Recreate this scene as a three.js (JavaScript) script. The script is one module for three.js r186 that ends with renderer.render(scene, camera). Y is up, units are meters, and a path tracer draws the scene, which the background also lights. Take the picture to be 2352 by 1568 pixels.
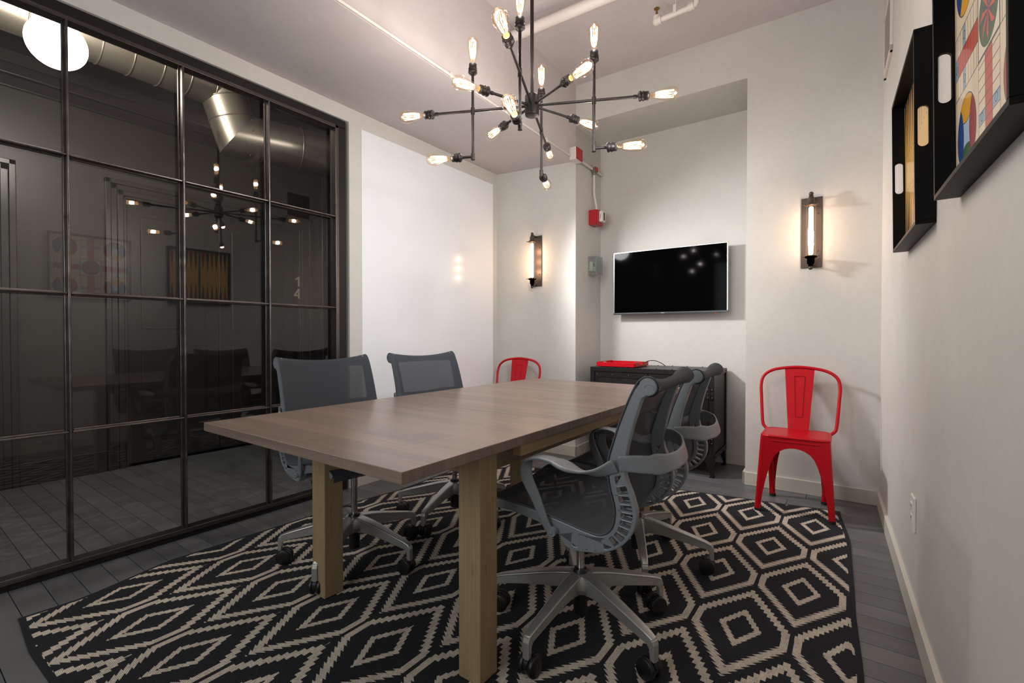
import * as THREE from 'three';
import { RoundedBoxGeometry } from 'three/addons/geometries/RoundedBoxGeometry.js';
import { mergeGeometries } from 'three/addons/utils/BufferGeometryUtils.js';
import { RectAreaLightUniformsLib } from 'three/addons/lights/RectAreaLightUniformsLib.js';
import { TextGeometry } from 'three/addons/geometries/TextGeometry.js';
import { FontLoader } from 'three/addons/loaders/FontLoader.js';

// ───────────────────────── camera, lights, exposure ─────────────────────────
const scene = new THREE.Scene();
scene.background = new THREE.Color(0x000000);
const V3 = (x, y, z) => new THREE.Vector3(x, y, z);
const F_PX = 1085, YAW = Math.atan(784 / F_PX), PITCH = Math.atan(14 / F_PX);
const camera = new THREE.PerspectiveCamera(2 * Math.atan(784 / F_PX) * 180 / Math.PI, 2352 / 1568, 0.02, 60);
camera.position.set(0, 1.05, 0);
camera.lookAt(-Math.sin(YAW) * Math.cos(PITCH), 1.05 - Math.sin(PITCH), -Math.cos(YAW) * Math.cos(PITCH));
const renderer = new THREE.WebGLRenderer({ antialias: true });
renderer.toneMapping = THREE.LinearToneMapping;
renderer.toneMappingExposure = 1.0;
renderer.shadowMap.enabled = true;
RectAreaLightUniformsLib.init();
const WARM = new THREE.Color(0.98, 0.96, 1.0), AMBER = new THREE.Color(1.0, 0.60, 0.35);
const BULB_CD = 0.235, SCONCE_CD = 0.17, GLOBE_CD = 3.0;

// the photographer's first flash: a small soft source beside the whiteboard, aimed across the room at the niche
const flash = new THREE.SpotLight(new THREE.Color(1.0, 0.99, 0.99), 12.5, 0, 0.85, 1.0, 2);
flash.position.set(-2.2, 2.05, -2.75);
flash.target.position.set(-0.5, 1.0, -3.9);
flash.shadow.radius = 5; flash.name = 'flash';
scene.add(flash, flash.target);
// a second flash held by the tray wall, turned on the whiteboard
const flash2 = new THREE.SpotLight(new THREE.Color(0.86, 0.96, 1.0), 5.8, 0, 0.75, 1.0, 2);
flash2.position.set(-0.5, 1.9, -1.6);
flash2.target.position.set(-2.8, 1.3, -2.8);
flash2.shadow.radius = 8; flash2.name = 'flash';
scene.add(flash2, flash2.target);

// daylight from the window behind the camera
const WIN = { x0: -1.85, x1: -0.6, y0: 0.9, y1: 2.4 };
const daylight = new THREE.RectAreaLight(new THREE.Color(0.9, 0.96, 1.0), 3.6, WIN.x1 - WIN.x0, WIN.y1 - WIN.y0);
daylight.position.set((WIN.x0 + WIN.x1) / 2, 1.65, 1.28); daylight.lookAt((WIN.x0 + WIN.x1) / 2, 1.65, -1); daylight.name = 'daylight';
scene.add(daylight);

// ───────────────────────── helpers ─────────────────────────
let seed = 7;
const rnd = () => { seed = (seed * 1664525 + 1013904223) >>> 0; return seed / 4294967296; };
const rr = (a, b) => a + (b - a) * rnd();
const sRGB = (r, g, b) => new THREE.Color().setRGB(r / 255, g / 255, b / 255, THREE.SRGBColorSpace);
const mat = (color, roughness = 0.6, metalness = 0, extra = {}) => new THREE.MeshStandardMaterial({ color, roughness, metalness, ...extra });
const phys = (o) => new THREE.MeshPhysicalMaterial(o);
const used = {};
function numbered(name) { used[name] = (used[name] ?? -1) + 1; return used[name] ? `${name}_${String(used[name]).padStart(3, '0')}` : name; }
function obj(name, geo, m, parent = scene) {
  const g = Array.isArray(geo) ? merge(geo) : geo;
  const o = new THREE.Mesh(g, m); o.name = parent === scene ? numbered(name) : name; parent.add(o); return o;
}
function merge(list) {
  const l = list.map((g) => { let h = g.index ? g.toNonIndexed() : g.clone(); for (const k of Object.keys(h.attributes)) if (!['position', 'normal', 'uv'].includes(k)) h.deleteAttribute(k); if (!h.attributes.uv) h.setAttribute('uv', new THREE.BufferAttribute(new Float32Array(h.attributes.position.count * 2), 2)); return h; });
  return mergeGeometries(l, false);
}
function thing(name, label, category, pos = [0, 0, 0], turn = 0, group) {
  const o = new THREE.Group(); o.name = numbered(name); scene.add(o);
  o.position.set(...pos); o.rotation.y = turn; o.userData = { label, category };
  if (group) o.userData.group = group;
  return o;
}
function tag(o, label, category, group) { o.userData = { ...o.userData, label, category }; if (group) o.userData.group = group; return o; }
function struct(o, label, category = 'structure') { o.userData = { kind: 'structure', label, category }; return o; }
const bx = (w, h, d, x = 0, y = 0, z = 0, r = 0, seg = 2) => {
  const g = r > 0 ? new RoundedBoxGeometry(w, h, d, seg, Math.min(r, w / 2.01, h / 2.01, d / 2.01)) : new THREE.BoxGeometry(w, h, d);
  return g.translate(x, y, z);
};
const box2 = (x0, x1, y0, y1, z0, z1, r = 0) => bx(x1 - x0, y1 - y0, z1 - z0, (x0 + x1) / 2, (y0 + y1) / 2, (z0 + z1) / 2, r);
const cyl = (r0, r1, h, x = 0, y = 0, z = 0, seg = 20) => new THREE.CylinderGeometry(r1, r0, h, seg).translate(x, y, z);   // r0 bottom, r1 top
const sph = (r, x = 0, y = 0, z = 0, s = 16) => new THREE.SphereGeometry(r, s, Math.round(s * 0.7)).translate(x, y, z);
const tube = (pts, r, seg = 32, rad = 10, closed = false, tension = 0.5) => new THREE.TubeGeometry(new THREE.CatmullRomCurve3(pts.map((p) => V3(...p)), closed, 'catmullrom', tension), seg, r, rad, closed);
const lathe = (pts, seg = 20) => new THREE.LatheGeometry(pts.map((p) => new THREE.Vector2(p[0], p[1])), seg);
function rod(a, b, r, seg = 10, r2 = r) {
  const A = V3(...a), B = V3(...b), d = B.clone().sub(A), g = new THREE.CylinderGeometry(r2, r, d.length(), seg);
  g.applyQuaternion(new THREE.Quaternion().setFromUnitVectors(V3(0, 1, 0), d.clone().normalize()));
  return g.translate((A.x + B.x) / 2, (A.y + B.y) / 2, (A.z + B.z) / 2);
}
function along(g, at, dir) { return g.applyQuaternion(new THREE.Quaternion().setFromUnitVectors(V3(0, 1, 0), V3(...dir).normalize())).translate(...at); }   // turn a +y shape to dir
function shapeOf(pts, holes = []) { const s = new THREE.Shape(pts.map((p) => new THREE.Vector2(p[0], p[1]))); for (const h of holes) s.holes.push(new THREE.Path(h.map((p) => new THREE.Vector2(p[0], p[1])))); return s; }
const ext = (s, depth, bevel = 0, seg = 1, curveSegments = 8) => new THREE.ExtrudeGeometry(s, { depth: depth - 2 * bevel, bevelEnabled: bevel > 0, bevelThickness: bevel, bevelSize: bevel, bevelOffset: -bevel, bevelSegments: seg, curveSegments }).translate(0, 0, bevel);
function roundRect(w, h, r, cx = 0, cy = 0, n = 6) { const p = []; for (const [sx, sy, a0] of [[1, 1, 0], [-1, 1, 90], [-1, -1, 180], [1, -1, 270]]) for (let i = 0; i <= n; i++) { const a = (a0 + 90 * i / n) * Math.PI / 180; p.push([cx + sx * (w / 2 - r) + r * Math.cos(a), cy + sy * (h / 2 - r) + r * Math.sin(a)]); } return p; }
function spline(pts, n) { const c = new THREE.CatmullRomCurve3(pts.map((p) => V3(p[0], p[1], p[2] ?? 0)), false, 'centripetal'); return c.getPoints(n).map((v) => [v.x, v.y, v.z]); }
// a flat band with rounded edges swept along a path; each key = [x, y, z, wx, wy, wz, halfWidth, halfThickness]
function ribbon(keys, n = 80, m = 12) {
  const c = new THREE.CatmullRomCurve3(keys.map((k) => V3(k[0], k[1], k[2])), false, 'centripetal');
  const wv = new THREE.CatmullRomCurve3(keys.map((k) => V3(k[3], k[4], k[5])), false, 'centripetal');
  const hv = new THREE.CatmullRomCurve3(keys.map((k) => V3(k[6], k[7], 0)), false, 'centripetal');
  const pos = [], idx = [], uv = [];
  for (let i = 0; i <= n; i++) {
    const t = i / n, p = c.getPoint(t), T = c.getTangent(t), w = wv.getPoint(t), h = hv.getPoint(t);
    w.addScaledVector(T, -w.dot(T)).normalize(); const N = T.clone().cross(w);
    for (let j = 0; j < m; j++) {
      const a = j / m * Math.PI * 2, ca = Math.cos(a), sa = Math.sin(a), e = 0.55;
      const u = Math.sign(ca) * Math.pow(Math.abs(ca), e) * h.x, v = Math.sign(sa) * Math.pow(Math.abs(sa), e) * h.y;
      pos.push(p.x + w.x * u + N.x * v, p.y + w.y * u + N.y * v, p.z + w.z * u + N.z * v); uv.push(t, j / m);
    }
  }
  for (let i = 0; i < n; i++) for (let j = 0; j < m; j++) { const a = i * m + j, b = i * m + (j + 1) % m, q = a + m, d = b + m; idx.push(a, b, q, b, d, q); }
  for (const base of [0, n * m]) for (let j = 1; j < m - 1; j++) idx.push(...(base ? [base, base + j, base + j + 1] : [base, base + j + 1, base + j]));
  const g = new THREE.BufferGeometry(); g.setAttribute('position', new THREE.Float32BufferAttribute(pos, 3)); g.setAttribute('uv', new THREE.Float32BufferAttribute(uv, 2)); g.setIndex(idx); g.computeVertexNormals(); return g;
}
// a round pipe section cut on the bisector at each bend
function mitred(path, i, R, seg = 40) {
  const A = V3(...path[i]), B = V3(...path[i + 1]), d = B.clone().sub(A).normalize();
  const pd = i > 0 ? A.clone().sub(V3(...path[i - 1])).normalize() : d, nd = i < path.length - 2 ? V3(...path[i + 2]).sub(B).normalize() : d;
  const nA = d.clone().add(pd), nB = d.clone().add(nd), e = V3(1, 0.01, 0).cross(d).normalize(), f = d.clone().cross(e), pos = [], idx = [], uv = [];
  for (let k = 0; k <= seg; k++) { const a = k / seg * Math.PI * 2, p = A.clone().addScaledVector(e, R * Math.cos(a)).addScaledVector(f, R * Math.sin(a)); for (const [O, n] of [[A, nA], [B, nB]]) { const t = O.clone().sub(p).dot(n) / d.dot(n), q = p.clone().addScaledVector(d, t); pos.push(q.x, q.y, q.z); uv.push(k / seg, O === A ? 0 : 1); } }
  for (let k = 0; k < seg; k++) { const a = k * 2; idx.push(a, a + 1, a + 2, a + 1, a + 3, a + 2); }
  const g = new THREE.BufferGeometry(); g.setAttribute('position', new THREE.Float32BufferAttribute(pos, 3)); g.setAttribute('uv', new THREE.Float32BufferAttribute(uv, 2)); g.setIndex(idx); g.computeVertexNormals(); return g;
}
// box projected texture coordinates in metres
function metreUV(g, grain = 'x') {
  const h = g.index ? g.toNonIndexed() : g, p = h.attributes.position, n = h.attributes.normal, uv = new Float32Array(p.count * 2);
  for (let i = 0; i < p.count; i += 3) {
    const nx = Math.abs(n.getX(i) + n.getX(i + 1) + n.getX(i + 2)), ny = Math.abs(n.getY(i) + n.getY(i + 1) + n.getY(i + 2)), nz = Math.abs(n.getZ(i) + n.getZ(i + 1) + n.getZ(i + 2));
    for (let k = i; k < i + 3; k++) {
      const x = p.getX(k), y = p.getY(k), z = p.getZ(k); let a, b;
      if (grain === 'x') { if (ny >= nx && ny >= nz) { a = x; b = z; } else if (nz >= nx) { a = x; b = y; } else { a = y; b = z; } }
      else if (grain === 'y') { if (nx >= ny && nx >= nz) { a = y; b = z; } else if (nz >= ny) { a = y; b = x; } else { a = x; b = z; } }
      else { if (ny >= nx && ny >= nz) { a = z; b = x; } else if (nx >= nz) { a = z; b = y; } else { a = x; b = y; } }
      uv[k * 2] = a; uv[k * 2 + 1] = b;
    }
  }
  h.setAttribute('uv', new THREE.BufferAttribute(uv, 2)); return h;
}
// tileable value noise
const hash = (x, y, s) => { let h = Math.imul(x, 374761393) ^ Math.imul(y, 668265263) ^ Math.imul(s, 1442695041); h = Math.imul(h ^ (h >>> 13), 1274126177); return ((h ^ (h >>> 16)) >>> 0) / 4294967296; };
function noise(x, y, px, py, s) {
  const x0 = Math.floor(x), y0 = Math.floor(y), fx = x - x0, fy = y - y0, u = fx * fx * (3 - 2 * fx), v = fy * fy * (3 - 2 * fy), m = (a, n) => ((a % n) + n) % n;
  const a = hash(m(x0, px), m(y0, py), s), b = hash(m(x0 + 1, px), m(y0, py), s), c = hash(m(x0, px), m(y0 + 1, py), s), d = hash(m(x0 + 1, px), m(y0 + 1, py), s);
  return a + (b - a) * u + (c - a) * v + (a - b - c + d) * u * v;
}
function dataTex(w, h, fn, { srgb = true, rx = 1, ry = 1 } = {}) {
  const d = new Uint8Array(w * h * 4);
  for (let y = 0; y < h; y++) for (let x = 0; x < w; x++) { const c = fn((x + 0.5) / w, (y + 0.5) / h), i = (y * w + x) * 4; if (typeof c === 'number') d[i] = d[i + 1] = d[i + 2] = Math.max(0, Math.min(255, c)); else for (let k = 0; k < 3; k++) d[i + k] = Math.max(0, Math.min(255, c[k])); d[i + 3] = 255; }
  const t = new THREE.DataTexture(d, w, h); t.wrapS = t.wrapT = THREE.RepeatWrapping; t.magFilter = THREE.LinearFilter; t.minFilter = THREE.LinearMipmapLinearFilter; t.generateMipmaps = true;
  if (srgb) t.colorSpace = THREE.SRGBColorSpace; t.repeat.set(rx, ry); t.needsUpdate = true; return t;
}
// the two skewed sides of the room: local x along the wall, local z out into the room
const BACK = { o: [0.138, -3.678], a: 1.3 * Math.PI / 180 }, RIGHT = { o: [0.138, -3.683], a: 2.06 * Math.PI / 180 };
const toWorld = (f, x, y, z) => [f.o[0] + x * Math.cos(f.a) + z * Math.sin(f.a), y, f.o[1] - x * Math.sin(f.a) + z * Math.cos(f.a)];
const inFrame = (g, f) => g.rotateY(f.a).translate(f.o[0], 0, f.o[1]);

// ───────────────────────── materials ─────────────────────────
const plasterBump = dataTex(512, 512, (u, v) => 128 + 60 * (noise(u * 60, v * 60, 60, 60, 3) - 0.5) + 60 * (noise(u * 170, v * 170, 170, 170, 4) - 0.5), { srgb: false });
const plasterTone = (r, g, b) => dataTex(512, 512, (u, v) => { const n = 1 + 0.025 * (noise(u * 5, v * 5, 5, 5, 8) - 0.5) + 0.015 * (noise(u * 40, v * 40, 40, 40, 9) - 0.5); return [r * n, g * n, b * n]; });
const M = {};
M.wall = mat(0xffffff, 0.62, 0, { map: plasterTone(202, 200, 195), bumpMap: plasterBump, bumpScale: 0.0006 });
M.ceil = mat(0xffffff, 0.8, 0, { map: plasterTone(200, 194, 194), bumpMap: plasterBump, bumpScale: 0.0006 });
M.trim = mat(sRGB(206, 202, 190), 0.4);
M.whitePaint = mat(sRGB(214, 208, 202), 0.45);
M.whiteboard = phys({ color: sRGB(238, 240, 244), roughness: 0.22, clearcoat: 0.6, clearcoatRoughness: 0.12 });
M.darkWall = mat(0xffffff, 0.42, 0, { map: dataTex(512, 512, (u, v) => { const n = 1 + 0.2 * (noise(u * 9, v * 9, 9, 9, 21) - 0.5); return [42 * n, 39 * n, 35 * n]; }) });
M.darkTrim = mat(sRGB(38, 36, 34), 0.26);
M.steel = mat(0xffffff, 0.27, 0.9, { map: dataTex(256, 256, (u, v) => { const n = 0.75 + 0.5 * noise(u * 30, v * 4, 30, 4, 31) * noise(u * 7, v * 7, 7, 7, 32) + 0.12 * noise(u * 90, v * 90, 90, 90, 33); return [112 * n, 107 * n, 104 * n]; }) });
M.blackSteel = mat(sRGB(30, 28, 27), 0.4, 0.3);
M.bronze = mat(0xffffff, 0.42, 0.5, { map: dataTex(256, 256, (u, v) => { const n = 0.8 + 0.4 * noise(u * 24, v * 24, 24, 24, 41); return [40 * n, 33 * n, 31 * n]; }) });
M.glass = phys({ color: 0xffffff, roughness: 0.0, transmission: 1, thickness: 0, ior: 1.38 });
M.bulbGlass = phys({ color: new THREE.Color(1.0, 0.93, 0.85), roughness: 0.0, transmission: 1, thickness: 0, ior: 1.5 });
M.filament = new THREE.MeshStandardMaterial({ color: 0x331a08, emissive: new THREE.Color(1.0, 0.62, 0.30), emissiveIntensity: 7 });
M.sconceGlow = new THREE.MeshStandardMaterial({ color: 0x664422, emissive: new THREE.Color(1.0, 0.70, 0.42), emissiveIntensity: 5 });
M.globeGlow = new THREE.MeshStandardMaterial({ color: 0xffffff, emissive: new THREE.Color(1.0, 0.94, 0.84), emissiveIntensity: 6 });
M.brass = mat(sRGB(150, 120, 70), 0.35, 0.9);
M.chromeDark = mat(sRGB(120, 118, 115), 0.25, 0.9);
M.blackLacquer = phys({ color: sRGB(7, 7, 7), roughness: 0.45, specularIntensity: 0.25 });
M.red = phys({ color: sRGB(184, 4, 24), roughness: 0.45, specularIntensity: 0.4, clearcoat: 0.22, clearcoatRoughness: 0.05 });
M.redPlastic = mat(sRGB(176, 24, 38), 0.35);
M.whitePlastic = mat(sRGB(222, 220, 214), 0.4);
M.rubber = mat(sRGB(22, 22, 23), 0.7);
M.blackPlastic = mat(sRGB(18, 18, 19), 0.42);
M.chairFrame = mat(sRGB(120, 127, 132), 0.34);
M.alu = mat(sRGB(186, 187, 184), 0.36, 0.75);
M.chrome = mat(sRGB(200, 200, 198), 0.14, 1);
M.paintedSteel = mat(0xffffff, 0.42, 0.35, { map: dataTex(256, 256, (u, v) => { const n = 0.8 + 0.4 * noise(u * 12, v * 12, 12, 12, 51) + 0.15 * (noise(u * 90, v * 90, 90, 90, 52) - 0.5); return [38 * n, 37 * n, 36 * n]; }) });
M.duct = mat(sRGB(168, 160, 146), 0.33, 0.9);
M.tvFrame = mat(sRGB(205, 205, 208), 0.25, 0.8);
M.tvScreen = phys({ color: sRGB(3, 3, 4), roughness: 0.06, specularIntensity: 0.07 });
const weave = dataTex(128, 128, (u, v) => 128 + 90 * Math.sin(u * Math.PI * 32) * Math.sin(v * Math.PI * 32), { srgb: false, rx: 40, ry: 80 });
const weaveTone = dataTex(128, 128, (u, v) => { const k = 0.86 + 0.26 * (Math.sin(u * Math.PI * 32) * Math.sin(v * Math.PI * 32)) + 0.1 * (noise(u * 20, v * 20, 20, 20, 61) - 0.5); return [76 * k, 83 * k, 92 * k]; }, { rx: 40, ry: 80 });
M.mesh = mat(0xffffff, 0.8, 0, { map: weaveTone, bumpMap: weave, bumpScale: 0.0008, transparent: true, opacity: 0.92, side: THREE.DoubleSide });
M.sconceBronze = mat(sRGB(78, 69, 63), 0.42, 0.45);
M.hem = mat(sRGB(70, 74, 80), 0.7);
// stained birch: strips along u, each with its own tone, fine grain and the odd knot
const woodFn = (dark) => (u, v) => {
  const s = Math.floor(v * 14), cut = Math.floor(u * 1 + hash(s, 3, 71)), tone = 0.93 + 0.14 * hash(s, cut, 72);
  const warp = 0.012 * (noise(u * 3, v * 14, 3, 14, 73) - 0.5);
  const g1 = noise(u * 5, (v + warp) * 130, 5, 130, 74), g2 = noise(u * 14, (v + warp) * 420, 14, 420, 75), broad = noise(u * 2, v * 22, 2, 22, 76);
  let k = tone * (1 + 0.1 * (g1 - 0.5) + 0.06 * (g2 - 0.5) + 0.09 * (broad - 0.5));
  for (let i = 0; i < 9; i++) { const kx = hash(i, 1, 77), ky = hash(i, 2, 77), dx = (u - kx) * 1.0, dy = (v - ky) * 5, d = Math.sqrt(dx * dx + dy * dy); if (d < 0.035) k *= 1 - 0.16 * (1 - d / 0.035); }
  return [dark[0] * k, dark[1] * k, dark[2] * k];
};
const woodTex = dataTex(1024, 1024, woodFn([122, 104, 92]));
const woodLegTex = dataTex(1024, 1024, woodFn([152, 131, 98]));
M.wood = phys({ map: woodTex, roughness: 0.5, clearcoat: 0.6, clearcoatRoughness: 0.22 });
M.woodLeg = phys({ map: woodLegTex, roughness: 0.45, clearcoat: 0.15, clearcoatRoughness: 0.4 });
const plankTones = [[95, 97, 99], [100, 102, 104], [90, 92, 94], [104, 105, 106]].map((c, i) => mat(0xffffff, 0.34, 0, {
  map: dataTex(512, 256, (u, v) => { const n = 1 + 0.1 * (noise(u * 4, v * 30, 4, 30, 81 + i) - 0.5) + 0.12 * (noise(u * 9, v * 4, 9, 4, 91 + i) - 0.5) + (noise(u * 70, v * 40, 70, 40, 95 + i) > 0.93 ? 0.08 : 0); return [c[0] * n, c[1] * n, c[2] * n]; }),
}));

// ───────────────────────── room shell ─────────────────────────
const XG = -2.79, XC = -4.69, CEIL = 3.19, REAR = 1.3;
{
  const floor = struct(obj('floor', box2(XC - 0.1, 0.6, -0.12, -0.022, -4.6, REAR + 0.1), mat(sRGB(18, 18, 18), 0.9)), 'dark grey painted plank floor', 'floor');
  const pitch = 0.0975, shared = {};
  for (let r = 0; r < 58; r++) {
    const z0 = -4.46 + r * pitch + 0.0165; if (z0 > REAR) break;
    let x = XC + 0.003, end = 0.55, k = 0;
    const first = rr(0.6, 1.8);
    while (x < end - 0.01) {
      let len = k === 0 ? first : 1.7; if (x + len > end - 0.5) len = end - x;
      const key = len.toFixed(3); shared[key] ??= metreUV(bx(len - 0.0022, 0.02, pitch - 0.0022, 0, 0, 0, 0.0012, 1), 'x');
      const p = obj('plank', shared[key], plankTones[Math.floor(rnd() * 4)], floor); p.position.set(x + len / 2, -0.0105, z0 + pitch / 2); p.rotation.y = rnd() < 0.5 ? Math.PI : 0;
      x += len; k++;
    }
  }
  const P0 = -2.085, P1 = -0.752, NZ = -0.52, HEAD = 2.85;
  struct(obj('wall_back', metreUV(inFrame(merge([
    box2(-3.4, P0, 0, CEIL, NZ - 0.14, 0), box2(P1, 0.02, 0, CEIL, NZ - 0.14, 0), box2(P0, P1, HEAD, CEIL, NZ - 0.14, 0), box2(P0, P1, 0, HEAD, NZ - 0.14, NZ)]), BACK)), M.wall), 'light grey painted end wall with a recessed niche', 'wall');
  struct(obj('wall_right', metreUV(inFrame(box2(0, 0.14, 0, CEIL, -0.3, 5.2), RIGHT)), M.wall), 'light grey painted wall hung with two trays', 'wall');
  struct(obj('wall_left', metreUV(merge([box2(XG - 0.13, XG, 2.5, CEIL, -1.968, 0.86), box2(XG - 0.13, XG, 0, CEIL, -3.95, -1.968), box2(XG - 0.13, XG, 0, CEIL, 0.86, REAR)])), M.wall), 'light grey painted wall around the steel framed glazing', 'wall');
  const { x0, x1, y0, y1 } = WIN;
  struct(obj('wall_rear', metreUV(merge([box2(XC - 0.1, x0, 0, 3.4, REAR, REAR + 0.14), box2(x1, 0.6, 0, 3.4, REAR, REAR + 0.14), box2(x0, x1, 0, y0, REAR, REAR + 0.14), box2(x0, x1, y1, 3.4, REAR, REAR + 0.14)])), M.wall), 'light grey wall with a window behind the camera', 'wall');
  const w = new THREE.Group(); w.name = 'window_2'; scene.add(w); struct(w, 'frosted window behind the camera', 'window');
  obj('window_frame', merge([box2(x0, x0 + 0.06, y0, y1, REAR, REAR + 0.1), box2(x1 - 0.06, x1, y0, y1, REAR, REAR + 0.1), box2(x0, x1, y0, y0 + 0.06, REAR, REAR + 0.1), box2(x0, x1, y1 - 0.06, y1, REAR, REAR + 0.1), box2(x0, x1, 1.62, 1.66, REAR + 0.02, REAR + 0.08)]), M.trim, w);
  const lit = new THREE.MeshStandardMaterial({ color: 0xffffff, emissive: new THREE.Color(0.9, 0.96, 1.0), emissiveIntensity: 0.5 });
  for (const [a, b] of [[y0 + 0.06, 1.62], [1.66, y1 - 0.06]]) obj('window_pane', box2(x0 + 0.06, x1 - 0.06, a, b, REAR + 0.045, REAR + 0.055), lit, w);
  struct(obj('ceiling', metreUV(box2(XG - 0.13, 0.6, CEIL, CEIL + 0.12, -4.5, REAR + 0.1)), M.ceil), 'high painted ceiling', 'ceiling');
  // dropped bulkhead along the glazed side, its soffit a little lower at the room edge
  const bh = ext(shapeOf([[-3.25, 2.612], [P0, 2.546], [P0, CEIL], [-3.25, CEIL]]), 5.7).translate(0, 0, -0.5);
  struct(obj('ceiling_bulkhead', metreUV(inFrame(bh, BACK)), M.ceil), 'dropped painted bulkhead above the whiteboard side', 'ceiling');
  // baseboards
  const bb = 0.09, bt = 0.015;
  struct(obj('baseboard_back', inFrame(merge([box2(-3.0, P0 + bt, 0, bb, -0.001, bt, 0.002), box2(P0 - 0.001, P0 + bt, 0, bb, NZ, bt, 0.002), box2(P0, P1, 0, bb, NZ - 0.001, NZ + bt, 0.002), box2(P1 - bt, P1 + 0.001, 0, bb, NZ, bt, 0.002), box2(P1 - bt, -0.002, 0, bb, -0.001, bt, 0.002)]), BACK), M.trim), 'cream painted baseboard along the end wall', 'baseboard');
  struct(obj('baseboard_right', inFrame(box2(-bt, 0.001, 0, bb, 0.012, 5.0, 0.002), RIGHT), M.trim), 'cream painted baseboard along the tray wall', 'baseboard');
  struct(obj('baseboard_left', box2(XG - 0.001, XG + bt, 0, bb, -3.62, -1.972, 0.002), M.trim), 'cream painted baseboard under the whiteboard', 'baseboard');
}

// corridor shell beyond the glazing
{
  const dark = M.darkWall;
  struct(obj('wall_corridor', metreUV(merge([box2(XC - 0.12, XC, 0, 3.6, -4.6, -2.75), box2(XC - 0.12, XC, 2.2, 3.6, -2.75, -1.16), box2(XC - 0.12, XC, 0, 3.6, -1.16, -0.6), box2(XC - 0.12, XC, 2.2, 3.6, -0.6, 0.6), box2(XC - 0.12, XC, 0, 3.6, 0.6, REAR), box2(XC - 0.2, XC - 0.12, 0, 3.6, -2.8, 0.7)])), dark), 'dark charcoal corridor wall beyond the glass', 'wall');
  struct(obj('wall_corridor_end', metreUV(box2(XC - 0.1, XG - 0.13, 0, 3.6, -4.75, -4.6)), dark), 'dark wall closing the far end of the corridor', 'wall');
  struct(obj('ceiling_corridor', metreUV(merge([box2(XC - 0.12, XG - 0.13, 3.42, 3.56, -4.75, REAR + 0.14), box2(XC, XC + 0.3, 3.0, 3.42, -4.6, REAR)])), dark), 'dark corridor ceiling with a beam along the wall', 'ceiling');
  struct(obj('wall_corridor_partition', metreUV(merge([box2(XG - 0.15, XG - 0.131, 2.5, 3.42, -4.6, REAR), box2(XG - 0.15, XG - 0.131, 0, 2.5, -4.6, -1.99)])), dark), 'dark painted back of the glazed partition', 'wall');
  const casing = (z0, z1, top) => {   // stepped moulding: three nested bands
    const g = []; for (const [a, b, t] of [[0, 0.035, 0.03], [0.035, 0.075, 0.018], [0.075, 0.115, 0.024], [0.115, 0.135, 0.012]]) {
      g.push(box2(XC - 0.01, XC + t, 0, top - a, z0 + a, z0 + b, 0.004), box2(XC - 0.01, XC + t, 0, top - a, z1 - b, z1 - a, 0.004), box2(XC - 0.01, XC + t, top - b, top - a, z0 + a, z1 - a, 0.004));
    } return merge(g);
  };
  const d1 = new THREE.Group(); d1.name = 'door_1'; scene.add(d1); struct(d1, 'dark corridor double door marked 14', 'door');
  obj('door_casing', casing(-2.835, -1.122, 2.268), M.darkTrim, d1);
  for (const [z0, z1] of [[-2.66, -1.95], [-1.945, -1.25]]) {
    const leaf = obj('door_leaf', box2(XC - 0.085, XC - 0.045, 0.01, 2.16, z0, z1, 0.003), M.darkTrim, d1);
    for (const [y0, y1] of [[0.2, 0.95], [1.1, 2.02]]) obj('door_panel', box2(XC - 0.05, XC - 0.037, y0, y1, z0 + 0.11, z1 - 0.11, 0.006), M.darkTrim, leaf);
  }
  const font = await new FontLoader().loadAsync('fonts/droid/droid_sans_bold.typeface.json');
  const digits = merge(['1', '4'].map((c, i) => { const g = new TextGeometry(c, { font, size: 0.1, depth: 0.004, curveSegments: 4 }); g.computeBoundingBox(); g.translate(-(g.boundingBox.min.x + g.boundingBox.max.x) / 2, -i * 0.125, 0); return g; }));
  digits.rotateY(Math.PI / 2).translate(XC + 0.002, 1.56, -2.68);
  obj('door_number', digits, mat(sRGB(196, 180, 160), 0.4), d1);
  const d2 = new THREE.Group(); d2.name = 'door_2'; scene.add(d2); struct(d2, 'dark corridor doorway cut by the picture edge', 'door');
  obj('door_casing', casing(-0.645, 0.62, 2.25), M.darkTrim, d2);
  obj('door_leaf', box2(XC - 0.085, XC - 0.045, 0.01, 2.16, -0.58, 0.56, 0.003), M.darkTrim, d2);
  struct(obj('baseboard_corridor', merge([box2(XC - 0.001, XC + 0.02, 0, 0.16, -4.6, -2.836, 0.004), box2(XC - 0.001, XC + 0.02, 0, 0.16, -1.121, -0.646, 0.004)]), M.darkTrim), 'dark baseboard of the corridor', 'baseboard');
  struct(obj('trim_1', merge([box2(XC, XC + 0.05, 2.82, 2.9, -4.6, REAR, 0.01), box2(XC, XC + 0.03, 2.74, 2.82, -4.6, REAR, 0.008)]), M.darkTrim), 'dark picture rail along the corridor wall', 'trim');
  struct(obj('trim_2', merge([box2(XC, XC + 0.06, 0, 2.74, -3.06, -2.93, 0.012), box2(XC, XC + 0.085, 0, 2.74, -3.02, -2.97, 0.008)]), M.darkTrim), 'dark upright pilaster beside the corridor door', 'trim');
}

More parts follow.
